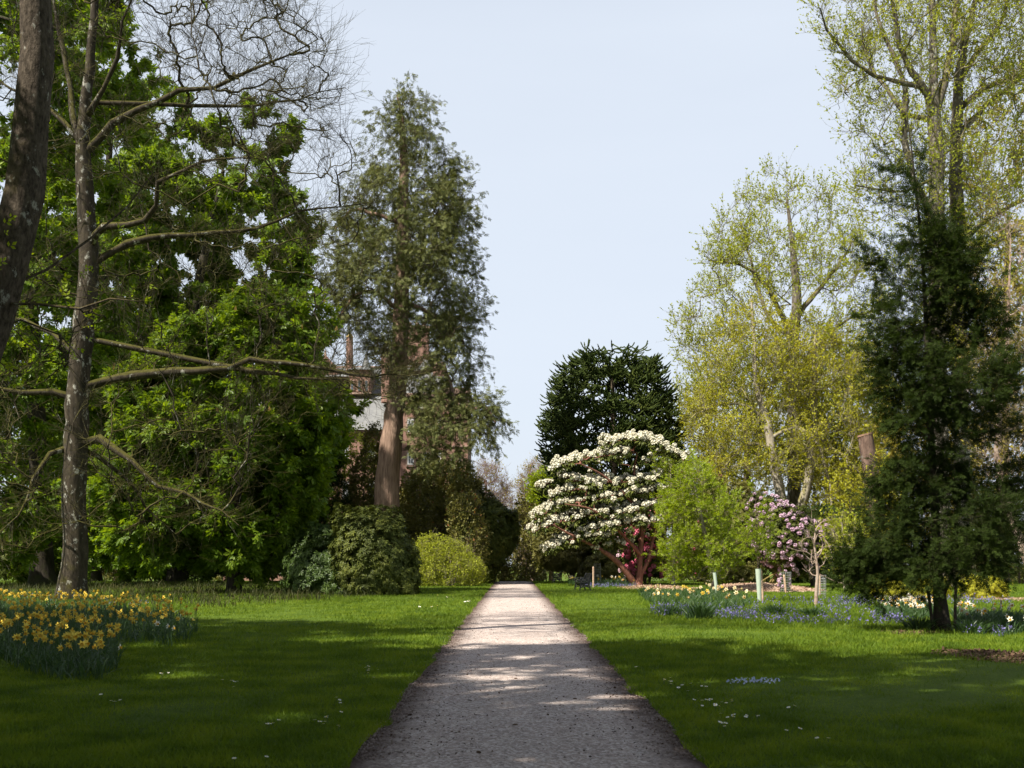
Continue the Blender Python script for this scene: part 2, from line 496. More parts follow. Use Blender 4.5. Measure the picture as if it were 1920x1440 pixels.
def slate_mat():
    m, t, b = mat("grey_slate_tiles")
    br = N(t, "ShaderNodeTexBrick"); br.inputs["Scale"].default_value = 1.0
    br.inputs["Color1"].default_value = (.13, .135, .14, 1); br.inputs["Color2"].default_value = (.18, .185, .18, 1); br.inputs["Mortar"].default_value = (.15, .15, .155, 1)
    br.inputs["Mortar Size"].default_value = .02; br.inputs["Brick Width"].default_value = .35; br.inputs["Row Height"].default_value = .24
    c = N(t, "ShaderNodeTexCoord"); sx = N(t, "ShaderNodeSeparateXYZ"); cb = N(t, "ShaderNodeCombineXYZ")
    t.links.new(c.outputs["Object"], sx.inputs[0]); t.links.new(sx.outputs[0], cb.inputs[0]); t.links.new(sx.outputs[2], cb.inputs[1])
    t.links.new(cb.outputs[0], br.inputs["Vector"])
    k = mix(t, .35, br.outputs[0], ramp(t, noise(t, coords(t), 1.2, 6), [(.3, (.10, .10, .095)), (.7, (.21, .21, .195))]))
    t.links.new(k, b.inputs["Base Color"]); b.inputs["Roughness"].default_value = .7
    return m
def stone_mat():
    m, t, b = mat("red_sandstone_blocks")
    br = N(t, "ShaderNodeTexBrick"); br.inputs["Scale"].default_value = 1.0
    br.inputs["Color1"].default_value = (.22, .115, .082, 1); br.inputs["Color2"].default_value = (.28, .155, .115, 1); br.inputs["Mortar"].default_value = (.22, .125, .09, 1)
    br.inputs["Mortar Size"].default_value = .02; br.inputs["Brick Width"].default_value = .8; br.inputs["Row Height"].default_value = .36
    c = N(t, "ShaderNodeTexCoord"); sx = N(t, "ShaderNodeSeparateXYZ"); cb = N(t, "ShaderNodeCombineXYZ")
    ad = N(t, "ShaderNodeMath", operation='ADD')
    t.links.new(c.outputs["Object"], sx.inputs[0]); t.links.new(sx.outputs[0], ad.inputs[0]); t.links.new(sx.outputs[1], ad.inputs[1])
    t.links.new(ad.outputs[0], cb.inputs[0]); t.links.new(sx.outputs[2], cb.inputs[1]); t.links.new(cb.outputs[0], br.inputs["Vector"])
    k = mix(t, .3, br.outputs[0], ramp(t, noise(t, coords(t), .9, 6), [(.3, (.15, .08, .06)), (.7, (.31, .2, .155))]))
    t.links.new(k, b.inputs["Base Color"]); b.inputs["Roughness"].default_value = .85
    return m
M["slate"], M["stone"] = slate_mat(), stone_mat()
M["trimstone"] = plain("pale_dressed_sandstone", (.33, .225, .175), .8, .2, 2, .2)
M["leadcap"] = plain("lichen_yellow_stone", (.45, .33, .14), .8, .2, 2, .3)
M["glass"] = plain("grey_window_glass", (.12, .14, .16), .12, .6, 3, .2)
M["whitepaint"] = plain("white_window_paint", (.7, .7, .68), .5, .4)

# ------------------------------------------------------------------ setting: lawn, path
MID = 0.115                                              # the path lies a little to the right of the camera
HALF = 1.40                                              # half width of the path
def edge_x(y, s):
    return MID + s * (HALF + .03 * np.sin(y * 1.1 + s) + .02 * np.sin(y * 2.9 + 2 * s))

def ground():
    m, t, b = mat("lawn_soil_and_turf")
    c = ramp(t, noise(t, coords(t), .45, 6, .6), [(.3, (.06, .10, .010)), (.55, (.10, .15, .012)), (.75, (.15, .19, .024))])
    c2 = mix(t, .5, c, ramp(t, noise(t, coords(t, (1, .3, 1)), 30, 3), [(.35, (.03, .055, .008)), (.7, (.085, .13, .016))]))
    t.links.new(c2, b.inputs["Base Color"]); b.inputs["Roughness"].default_value = .9; b.inputs["Specular IOR Level"].default_value = .1
    bump(t, noise(t, coords(t), 22, 4), b, .8, .04)
    ys = np.concatenate([np.linspace(-60, 8, 18), np.linspace(8.5, 90, 164), np.linspace(92, 200, 40), np.linspace(220, 1200, 20)])
    xs = np.concatenate([np.linspace(-600, -60, 12), np.linspace(-55, -8, 40), np.linspace(-7.6, -1.75, 14), [-1.5, -1.36], np.linspace(-1.0, 1.0, 3), [1.36, 1.5], np.linspace(1.75, 7.6, 14), np.linspace(8, 55, 40), np.linspace(60, 600, 12)])
    xs = np.where(np.abs(xs) < 2, xs + MID, xs)
    X, Yg = np.meshgrid(xs, ys)
    Z = gz(X, Yg)
    und = np.zeros_like(Z)
    for i in range(Z.shape[0]):
        for j in range(Z.shape[1]):
            ax = abs(X[i, j] - MID)
            if ax > 1.45 and Yg[i, j] < 100:
                und[i, j] = .035 + min(1, (ax - 1.45) / 2) * .06 * (mnoise.noise(Vector((X[i, j] * .22, Yg[i, j] * .18, 3))) + mnoise.noise(Vector((X[i, j] * .7, Yg[i, j] * .6, 9))) * .4)
    Z = Z + und
    n0, n1 = Z.shape
    idx = np.arange(n0 * n1).reshape(n0, n1)
    f = np.stack([idx[:-1, :-1], idx[:-1, 1:], idx[1:, 1:], idx[1:, :-1]], -1).reshape(-1, 4)
    o = build("lawn_ground", [(np.stack([X, Yg, Z], -1).reshape(-1, 3), f, 0)], m, smooth=True)
    return tag(o, kind="structure")
ground()

def path():
    m, t, b = mat("pinkish_gravel")
    v = coords(t)
    vo = N(t, "ShaderNodeTexVoronoi"); vo.inputs["Scale"].default_value = 44; t.links.new(v, vo.inputs["Vector"])
    sx = N(t, "ShaderNodeSeparateColor"); t.links.new(vo.outputs["Color"], sx.inputs[0])
    c = ramp(t, sx.outputs[0], [(0, (.10, .07, .056)), (.35, (.33, .255, .215)), (.75, (.53, .43, .375)), (1, (.80, .72, .67))])
    c = mix(t, .4, c, ramp(t, noise(t, v, 1.1, 5, .65), [(.3, (.31, .25, .225)), (.7, (.52, .455, .42))]))
    # trodden centre, dirtier margins
    g = N(t, "ShaderNodeTexCoord"); xx = N(t, "ShaderNodeSeparateXYZ"); t.links.new(g.outputs["Object"], xx.inputs[0])
    ab = N(t, "ShaderNodeMath", operation='ABSOLUTE'); t.links.new(xx.outputs[0], ab.inputs[0])
    nn = N(t, "ShaderNodeMath", operation='MULTIPLY_ADD'); nn.inputs[1].default_value = .5
    t.links.new(noise(t, v, 3.5, 5, .7), nn.inputs[0]); t.links.new(ab.outputs[0], nn.inputs[2])
    f = ramp(t, nn.outputs[0], [(1.15 / 2, (0, 0, 0)), (1.62 / 2, (1, 1, 1))])
    nn2 = nn
    dv = N(t, "ShaderNodeMath", operation='MULTIPLY'); dv.inputs[1].default_value = .5; t.links.new(nn2.outputs[0], dv.inputs[0])
    for l in list(t.links):
        if l.to_node == f.node and l.to_socket == f.node.inputs[0]: t.links.remove(l)
    t.links.new(dv.outputs[0], f.node.inputs[0])
    c = mix(t, f, c, (.085, .055, .042))
    t.links.new(c, b.inputs["Base Color"]); b.inputs["Roughness"].default_value = .9; b.inputs["Specular IOR Level"].default_value = .15
    bump(t, vo.outputs["Distance"], b, .9, .012)
    ys = np.concatenate([np.linspace(-10, 84, 380), np.linspace(84.5, 110, 40)])
    xs = np.linspace(-1, 1, 9)
    V = []
    for y in ys:
        l, r = edge_x(y, -1), edge_x(y, 1)
        for s in xs:
            x = l + (r - l) * (s + 1) / 2
            V.append((x, y, float(gz(x, y)) + .012 + .022 * (1 - s * s)))
    n0, n1 = len(ys), len(xs)
    idx = np.arange(n0 * n1).reshape(n0, n1)
    fc = np.stack([idx[:-1, :-1], idx[:-1, 1:], idx[1:, 1:], idx[1:, :-1]], -1).reshape(-1, 4)
    return tag(build("gravel_path", [(np.array(V), fc, 0)], m, None, (MID, 0, 0), True), kind="structure")
path()

def lawn_h(x, y):
    return float(gz(x, y)) + .03

def grass_blades():
    rng = np.random.default_rng(1)
    n = 640000
    Y0, Y1 = 8.6, 86.0
    Y = np.exp(rng.uniform(math.log(Y0), math.log(Y1), n))
    X = rng.uniform(-.475, .475, n) * Y + rng.uniform(-.3, .3, n)
    e = np.where(X > 0, edge_x(Y, 1), edge_x(Y, -1))
    rag = np.array([mnoise.noise(Vector((x * .6, y * 1.6, 7))) for x, y in zip(np.sign(X) * 2, Y)])
    k = (np.abs(X) > np.abs(e) - .02 - .16 * np.maximum(0, rag))
    X, Y = X[k], Y[k]; n = len(X)
    sc = (Y / 10) ** .55
    tall = np.array([mnoise.noise(Vector((x * .5, y * .35, 4))) for x, y in zip(X[::8], Y[::8])])
    tall = np.repeat(tall, 8)[:n]
    h = rng.uniform(.025, .06, n) * (1 + .5 * tall) * np.where(rng.random(n) < .03, 1.7, 1) * sc ** .5
    wd = rng.uniform(.0035, .007, n) * sc
    a = rng.uniform(0, 2 * np.pi, n)
    lean = rng.normal(0, .55, (n, 2)) * h[:, None]
    z = gz(X, Y) + .03 + np.zeros(n)
    dx, dy = np.cos(a) * wd, np.sin(a) * wd
    V = np.stack([np.stack([X - dx, Y - dy, z], 1), np.stack([X + dx, Y + dy, z], 1), np.stack([X + lean[:, 0], Y + lean[:, 1], z + h], 1)], 1)
    # rougher tufts that stand a little above the mown sward
    m, q = 900, 26
    ty = np.exp(rng.uniform(math.log(9), math.log(45), m)); tx = rng.uniform(-.47, .47, m) * ty
    kk = np.abs(tx - MID) > HALF + .12; tx, ty = tx[kk], ty[kk]; m = len(tx)
    bx = np.repeat(tx, q) + rng.normal(0, .06, m * q); by = np.repeat(ty, q) + rng.normal(0, .06, m * q)
    th = np.repeat(rng.uniform(.05, .12, m), q) * rng.uniform(.6, 1.1, m * q)
    ta = rng.uniform(0, 2 * np.pi, m * q); tw_ = .0045 * (by / 10) ** .5
    ln = rng.normal(0, .6, (m * q, 2)) * th[:, None]
    z2 = gz(bx, by) + .03
    V2 = np.stack([np.stack([bx - np.cos(ta) * tw_, by - np.sin(ta) * tw_, z2], 1), np.stack([bx + np.cos(ta) * tw_, by + np.sin(ta) * tw_, z2], 1), np.stack([bx + ln[:, 0], by + ln[:, 1], z2 + th], 1)], 1)
    V = np.concatenate([V, V2]); n = len(V)
    f = np.arange(n * 3).reshape(n, 3)
    return tag(build("lawn_grass", [(V.reshape(-1, 3), f, 0)], M["grass"]), "short mown green grass on both sides of the gravel path", "grass", kind="stuff")
grass_blades()

def litter():
    rng = np.random.default_rng(2)
    n = 5200
    Y = np.exp(rng.uniform(math.log(9), math.log(70), n))
    u = rng.uniform(-1, 1, n); u = np.sign(u) * np.abs(u) ** .55
    X = MID + u * HALF
    p = np.stack([X, Y, gz(X, Y) + .03 + .012], 1)
    d = rng.normal(0, 1, (n, 3)); d[:, 2] *= .25
    z = rng.normal(0, .35, (n, 3)); z[:, 2] += 1
    ch = leaves(p, d, z, rng.uniform(.012, .034, n) * np.where(rng.random(n) < .05, 1.9, 1), OVAL)
    tag(build("fallen_leaves", [ch], M["litter"]), "small dead brown leaves and bits scattered over the gravel path", "leaf litter", kind="stuff")
    n = 4500
    Y = np.exp(rng.uniform(math.log(9), math.log(34), n))
    s = rng.choice([-1, 1], n)
    X = MID + s * (HALF - np.abs(rng.normal(0, .16, n)) + .05)
    v, f = ico()
    sz = rng.uniform(.005, .014, n)
    rot = rng.uniform(.6, 1.3, (n, 1, 3))
    V = np.stack([X, Y, gz(X, Y) + .02 + sz * .3], 1)[:, None, :] + v[None] * sz[:, None, None] * rot
    Fc = f[None] + (np.arange(n) * 12)[:, None, None]
    st = leaf_mat("loose_pebble", [(.10, .07, .06), (.2, .155, .135), (.33, .27, .245)], 0, .8, .2)
    tag(build("loose_gravel", [(V.reshape(-1, 3), Fc.reshape(-1, 3), 0)], st), "loose pinkish pebbles along both edges of the path", "gravel", kind="stuff")
litter()

# ------------------------------------------------------------------ tree builder
def seed_line(pts, Y, dy=0.0, step=.7):
    """pixel polyline -> world points at depth Y; the far end sits dy metres deeper"""
    n = len(pts)
    w_ = np.array([at(p[0], p[1], Y + dy * i / (n - 1)) for i, p in enumerate(pts)])
    return densify(w_, step)

def crown_tree(name, label, cat, trunk, Y, r_px, env, bark, leaf, seed=0, limbs=(), targets=300, shell=.5, lump=.3, lscale=3,
               rise=.4, pen=1.0, jit=.07, curl=.25, rt=.02, pw=.5, twig=(3000, 1.1, .010), twig_ang=.8, twig_up=.15, sub=(9000, .5, .006),
               nleaf=40000, lsize=(.12, .2), tmpl=KITE, out=.6, up=.6, droop=0., group=None, minseed=2., squash=1., base_py=None,
               limb_part=True, extra=None, env2=(), bbark=None, flare=1.35, leaf_on=1.0, twig_flat=0.0):
    """trunk: list of (px,py) from the ground up, r_px: matching radii in photo pixels"""
    rng = np.random.default_rng(seed + 100)
    tp = [at(p[0], p[1], Y) for p in trunk]
    g = float(gz(tp[0][0], Y))
    tp[0][2] = g - .15
    st = densify(tp, .6)
    hz = np.array([p[2] for p in tp])
    rr = np.interp(st[:, 2], hz, np.array(r_px) * Y / F) if np.all(np.diff(hz) > 0) else np.interp(np.linspace(0, 1, len(st)), np.linspace(0, 1, len(tp)), np.array(r_px) * Y / F)
    low = np.clip(1 - (st[:, 2] - g) / 1.2, 0, 1)
    rr = rr * (1 + (flare - 1) * low ** 2)
    st[1:-1] += rng.normal(0, .02, (len(st) - 2, 3)) * np.clip(rr[1:-1, None] * 4, .2, 1)
    seeds = [st]; lr = []
    for L in limbs:
        pts, dy, r0, r1 = L
        s = seed_line(pts, Y, dy)
        s[2:] += rng.normal(0, .05, (len(s) - 2, 3))
        seeds.append(s); lr.append((r0 * Y / F, r1 * Y / F))
    tg = env_points(rng, env, Y, targets, shell, lump, lscale, seed, squash)
    for e, k, dY in env2:
        tg = np.vstack([tg, env_points(rng, e, Y + dY, k, shell, lump, lscale, seed, squash)])
    P, wg, conns, sidx = fill(seeds, tg, rng, rise, pen, jit, curl, minseed)
    base = (tp[0][0], Y, g)
    root = thing(name, base, label, cat, group)
    tr = tubes(st, rr, 14)
    if name.endswith("conifer") or r_px[0] * Y / F > .3:                # fluted, uneven bole
        v = tr[0].reshape(len(st), 14, 3)
        c = st[:, None, :]
        k = 1 + .07 * np.sin(np.arange(14) * 2.3 + seed)[None, :, None] + rng.normal(0, .03, (len(st), 14, 1))
        tr = ((c + (v - c) * k).reshape(-1, 3), tr[1], 0)
    kid(build("trunk", [tr], bark, root, base, True))
    for s, (r0, r1) in zip(sidx[1:], lr):
        pl = P[s]
        par0 = st[np.argmin(np.linalg.norm(st - pl[0], axis=1))]
        pl = np.vstack([par0, pl]) if np.linalg.norm(par0 - pl[0]) > .05 else pl
        kid(build("limb", [tubes(pl, np.linspace(r0, r1, len(pl)) * (1 + .08 * rng.normal(0, 1, len(pl))), 8)], bark, root, base, True))
    r = rt * np.maximum(wg, 1) ** pw
    CP, CR = P[conns], r[conns].copy()
    CR[:, 0] = np.minimum(CR[:, 0], CR[:, 1] * 1.25)
    CR[:, -1] *= .8
    big = CR.max(1) > .05
    ch = [tubes(CP[big], CR[big], 7), tubes(CP[~big], CR[~big], 4)]
    pool = [CP]
    tw = None
    cen = np.array([tg[:, 0].mean(), tg[:, 1].mean()])
    src = CP
    if limbs:
        cks = [CP]
        for si in sidx[1:]:
            pl = P[si]
            for a in range(len(pl) // 4, len(pl) - 6, 5): cks.append(pl[None, a:a + 6])
            cks.append(pl[None, -6:]) if len(pl) >= 6 else None
        src = np.concatenate(cks + cks[1:])
    if twig[0] > 0:
        p, t, _, _ = along(rng, src, twig[0], .25, 1)
        d = side(rng, t, np.full(twig[0], twig_ang), twig_flat)
        tw, tR = grow(rng, p, d, rng.uniform(.5, 1.3, twig[0]) * twig[1], np.full(twig[0], twig[2]), 5, .16, twig_up)
        ch.append(tubes(tw, tR, 3)); pool = [tw]
        if sub[0] > 0:
            p, t, _, _ = along(rng, tw, sub[0], .2, 1)
            s2, sR = grow(rng, p, side(rng, t, np.full(sub[0], .7), twig_flat), rng.uniform(.5, 1.3, sub[0]) * sub[1], np.full(sub[0], sub[2]), 4, .15, twig_up)
            ch.append(tubes(s2, sR, 3)); pool = [s2]
    kid(build("branches", ch, bbark or bark, root, base, True))
    if nleaf > 0:
        L = pool[-1]
        p, t, _, _ = along(rng, L, nleaf, 0.1, 1)
        if leaf_on < 1.0:
            p = p + rng.normal(0, 1 - leaf_on, p.shape) * .4
        od = np.stack([p[:, 0] - cen[0], p[:, 1] - cen[1], np.zeros(len(p))], 1)
        y, z = rand_frames(rng, nleaf, t * .8 + nrm(od) * out, up, droop, .6)
        z = z + nrm(od) * .5
        c = [leaves(p, y, z, rng.uniform(*lsize, nleaf), tmpl)]
        ms = [leaf]
        if extra:
            c2, m2 = extra(rng, L, cen)
            c += [c2]; ms += [m2]
        kid(build("foliage", c, ms, root, base))
    return root

def rows(*a):
    return list(a)

# --- left: the bare lichened tree, its bare limbs reaching over the lawn
Yb = 46
crown_tree("bare_tree", "tall half-bare tree with lichened mossy trunk and long bare limbs reaching over the left lawn", "tree",
    [(138, 1125), (143, 1000), (142, 900), (145, 820), (150, 700), (160, 600), (168, 500), (165, 420), (158, 290), (160, 220), (172, 100), (180, 0), (186, -120), (182, -260)], Yb,
    [25, 22, 21.5, 22, 20, 19, 18, 17, 14, 11, 8.5, 7, 5, 2],
    rows((-260, 120, 380), (-100, 20, 520), (0, -60, 590), (100, -120, 625), (250, -150, 660), (400, -160, 700), (480, -150, 640), (560, -150, 640), (700, -150, 690), (780, -150, 620), (860, -140, 540), (950, -120, 430), (1010, -90, 300)),
    M["bark_lichen"], None, seed=1, targets=430, env2=[(rows((-60, 330, 560), (60, 300, 612), (140, 330, 640), (230, 420, 660), (330, 480, 690)), 210, 0), (rows((664, 560, 690), (700, 570, 800), (745, 620, 760)), 45, -1)], shell=.25, lump=.25, rise=.12, jit=.05, curl=.2, rt=.017, pw=.42, twig=(6500, 1.6, .009), twig_ang=.75, twig_up=.13, sub=(14000, .75, .006), nleaf=0, minseed=3,
    limbs=[
        ([(162, 285), (215, 235), (262, 205), (300, 192), (340, 172), (400, 160), (470, 130), (545, 98), (600, 70)], -2, 9, .7),
        ([(300, 195), (350, 198), (430, 200), (520, 190), (600, 178), (650, 168)], 2, 5, .7),
        ([(170, 470), (180, 440), (200, 424), (240, 420), (270, 413), (292, 388), (300, 345), (350, 318), (420, 298), (500, 300)], -3, 9, .7),
        ([(172, 495), (215, 470), (280, 446), (400, 436), (480, 426), (520, 414), (560, 398), (640, 388), (700, 382)], 1.5, 9, .7),
        ([(152, 728), (200, 714), (250, 706), (330, 697), (430, 690), (470, 676), (540, 684), (620, 692), (700, 706), (800, 700)], -1, 10.5, .7),
        ([(440, 690), (520, 704), (590, 710), (650, 706), (690, 735), (745, 748)], -1.5, 6, .7),
        ([(150, 832), (188, 822), (225, 848), (270, 886), (300, 915), (350, 925), (385, 942), (450, 985)], -2.5, 9, .7),
        ([(158, 842), (185, 856), (230, 892), (275, 950), (330, 1000)], 2, 6, .7),
        ([(138, 745), (100, 735), (40, 732), (-30, 722), (-110, 690)], -1, 8, .7),
        ([(146, 668), (118, 640), (70, 612), (20, 590), (-60, 560)], 2, 7, .7),
        ([(130, 840), (95, 850), (62, 900), (34, 970), (-10, 1005)], -2, 7, .7),
        ([(155, 270), (120, 228), (96, 205), (50, 180), (-30, 140)], 1, 7, .7),
        ([(150, 262), (138, 220), (130, 160), (118, 90), (100, 0), (90, -90)], 2, 8, .7),
        ([(160, 225), (195, 165), (215, 110), (232, 40), (262, -40)], -2, 7, .7)])

# --- left: horse chestnuts in full leaf
def candles(rng, L, cen):
    n = 700
    p, t, _, _ = along(rng, L, n, .85, 1)
    y = np.tile([0, 0, 1.0], (n, 1)) + rng.normal(0, .15, (n, 3))
    return leaves(p, y, rng.normal(0, 1, (n, 3)), rng.uniform(.16, .28, n), SPRAY, 1), M["candle"]
ch_kw = dict(targets=420, shell=.75, lump=.32, lscale=2.6, rise=.0, curl=-.1, rt=.022, twig=(2600, 1.3, .014), sub=(7000, .6, .008), tmpl=PALM, out=.8, up=.9, droop=.35, minseed=1.5, extra=candles, leaf_on=.8)
CHG = "horse chestnuts massed behind the bare tree"
crown_tree("horse_chestnut_tree", "broad horse chestnut in fresh green leaf between the bare tree and the tall conifer", "tree",
    [(335, 1092), (336, 1000), (340, 850), (350, 700), (380, 500), (420, 320)], 84, [18, 15, 14, 11, 8, 3],
    rows((200, 420, 500), (240, 345, 545), (330, 250, 556), (420, 190, 580), (520, 150, 605), (620, 130, 590), (700, 120, 598), (760, 110, 655), (850, 110, 645), (930, 110, 628), (1000, 120, 610), (1050, 140, 560), (1082, 190, 500)),
    M["bark_dark"], M["chestnut"], seed=2, nleaf=72000, lsize=(.30, .66), **ch_kw)
crown_tree("horse_chestnut_tree", "horse chestnut at the left edge with sunlit leaves round the leaning mossy trunk", "tree",
    [(80, 1102), (78, 1000), (72, 850), (60, 600), (50, 300), (60, 50)], 66, [24, 19, 17, 13, 9, 3],
    rows((-160, -60, 130), (0, -150, 240), (100, -180, 275), (250, -200, 250), (450, -220, 230), (700, -220, 235), (900, -220, 230), (1000, -210, 210), (1050, -180, 170), (1072, -140, 130)),
    M["bark_dark"], M["chestnut"], seed=3, nleaf=40000, lsize=(.26, .58), **ch_kw)
crown_tree("horse_chestnut_tree", "horse chestnut standing directly behind the trunk of the bare tree", "tree",
    [(172, 1096), (176, 980), (180, 800), (190, 550), (205, 300), (215, 120)], 92, [17, 14, 13, 10, 6, 2],
    rows((30, 150, 290), (120, 100, 340), (300, 60, 380), (520, 20, 420), (800, 0, 470), (960, 0, 500), (1050, 30, 480)),
    M["bark_dark"], M["chestnut"], seed=4, nleaf=40000, lsize=(.26, .60), **ch_kw)

crown_tree("horse_chestnut_tree", "nearest spreading horse chestnut whose low leafy skirt hangs just left of the laurel bush", "tree",
    [(440, 1113), (442, 1000), (448, 880), (470, 700)], 55, [13, 11, 9, 3],
    rows((560, 480, 575), (600, 380, 612), (660, 290, 606), (730, 240, 625), (765, 225, 640), (800, 215, 632), (850, 205, 622), (930, 200, 600), (1000, 205, 565), (1045, 230, 520), (1080, 300, 480)),
    M["bark_dark"], M["chestnut"], seed=7, nleaf=34000, lsize=(.22, .46), squash=.6, **dict(ch_kw, targets=300, lump=.5, twig=(2200, 1.1, .01), sub=(5600, .55, .007)))

# --- near left: leaning trunk of an old tree whose crown is above the picture
nearA = crown_tree("old_leaning_tree", "thick grey trunk leaning out of the left edge, nearest tree to the camera", "tree",
    [(-100, 1222), (-95, 1080), (-78, 900), (-48, 740), (-12, 600), (22, 480), (46, 360), (61, 220), (67, 100), (66, 0), (62, -200), (40, -500), (20, -900)], 20,
    [42, 36, 34, 34, 34, 34, 33, 30, 28.5, 28, 26, 20, 5],
    rows((-1500, -200, 250), (-1250, -420, 450), (-900, -560, 600), (-600, -560, 620), (-350, -480, 520), (-120, -360, 300)),
    bark_mat("fissured_grey_bark", (.018, .013, .009), (.12, .095, .072), (.30, .29, .25), (.085, .07, .02), .6, 14, .45, 1.0), M["lime"], seed=5, targets=260, env2=[(rows((470, -40, 130), (540, -60, 210), (600, -80, 220), (680, -80, 120)), 34, .5)], shell=.5, lump=.55, lscale=2.0, rise=.3, rt=.014, twig=(1700, 1.2, .008), sub=(4600, .6, .005), nleaf=6500, lsize=(.10, .16), tmpl=TRIO, minseed=13,
    limbs=[([(10, 540), (90, 505), (170, 440), (240, 390), (300, 335)], 1.5, 4, 1), ([(0, 570), (70, 570), (140, 580), (220, 555), (280, 560)], -1, 3.5, 1), ([(-20, 620), (40, 600), (110, 640), (160, 690)], 1, 3, 1)], limb_part=True)

# unseen trees added beside and behind the camera to shade and dim the near lawn
def shade_tree():
    Y = 6.0
    X_ = lambda x: CX + x * F / Y
    Z_ = lambda z: HZ - (z - EYE) * F / Y
    tr = [(X_(-9.5), Z_(0)), (X_(-9.4), Z_(3)), (X_(-9.2), Z_(7)), (X_(-9.0), Z_(12)), (X_(-9.0), Z_(18))]
    k = F / Y
    return crown_tree("shade_tree", "unseen leafy tree added beside or behind the camera for its shade", "tree", tr, Y, [.32 * k, .28 * k, .24 * k, .16 * k, .05 * k],
        [(Z_(20.5), X_(-12), X_(-6)), (Z_(18), X_(-15), X_(-3)), (Z_(14.5), X_(-16.2), X_(-1.8)), (Z_(11), X_(-16), X_(-2)), (Z_(9.3), X_(-13), X_(-5))],
        M["bark_brown"], M["chestnut"], seed=50, targets=260, shell=.35, lump=.5, lscale=2.4, rise=.2, rt=.014, twig=(2000, 1.1, .01), sub=(5200, .6, .006), nleaf=38000, lsize=(.22, .36), tmpl=TRIO, out=.3, up=1.0, minseed=7, group="unseen added shade trees")
sh0 = shade_tree()
for i, (x, y, rz, sc) in enumerate(((-19.5, 13.5, 1.2, 1.0), (-18, 1, 2.6, 1.05), (-9, -7, 4.0, 1.0), (-20, -11, 5.1, 1.0), (2.5, -3.5, .6, 1.0), (-5, -2, 3.9, 1.0), (2, -14, 3.3, 1.05), (13, -5, 2.0, 1.0), (15, 5, .3, .95), (-27, 20, 4.6, 1.0))):
    copy_thing(sh0, (x, y, 0), rz, sc)

# --- the tall conifer
crown_tree("giant_conifer", "very tall open-crowned conifer with massive red-brown trunk in front of the mansion", "tree",
    [(722, 1087), (724, 965), (732, 850), (740, 780), (748, 700), (752, 600), (755, 500), (757, 400), (758, 300), (755, 240), (752, 205), (745, 178)], 75,
    [29, 24, 21.5, 18, 16, 14.5, 13, 11, 8, 5.5, 3.5, 1.5],
    rows((176, 722, 785), (190, 703, 808), (225, 702, 812), (245, 712, 838), (275, 702, 850), (330, 675, 866), (410, 636, 884), (460, 612, 894), (510, 604, 897), (560, 606, 900), (610, 660, 900), (650, 706, 900), (690, 728, 892), (730, 730, 880), (770, 752, 868), (820, 780, 866), (870, 788, 846)),
    M["bark_red"], M["cypress"], seed=6, targets=430, shell=.5, lump=.75, lscale=1.9, rise=-.05, pen=.6, curl=.2, rt=.019, pw=.46, twig=(4200, 1.2, .012), twig_ang=.8, twig_up=-.06, sub=(11000, .7, .008), twig_flat=.3,
    nleaf=46000, bbark=M['bark_brown'], lsize=(.24, .42), env2=[(rows((742, 895, 912), (765, 880, 922), (800, 882, 922), (838, 890, 914)), 26, -3), (rows((745, 770, 862), (800, 772, 872), (868, 778, 868)), 24, -2), (rows((215, 742, 768), (400, 738, 776), (600, 732, 776)), 60, 0)], tmpl=SPRAY, out=.25, up=.3, droop=.45, minseed=7, flare=1.15,
    limbs=[([(790, 700), (835, 690), (850, 740), (858, 770), (880, 770), (905, 760), (930, 790)], -3, 6, 2), ([(757, 590), (700, 545), (660, 560), (640, 590)], -3, 5, 2), ([(752, 560), (810, 590), (840, 600), (870, 640)], 2, 5, 2), ([(757, 420), (700, 400), (660, 395), (630, 430)], 2, 5, 2)])

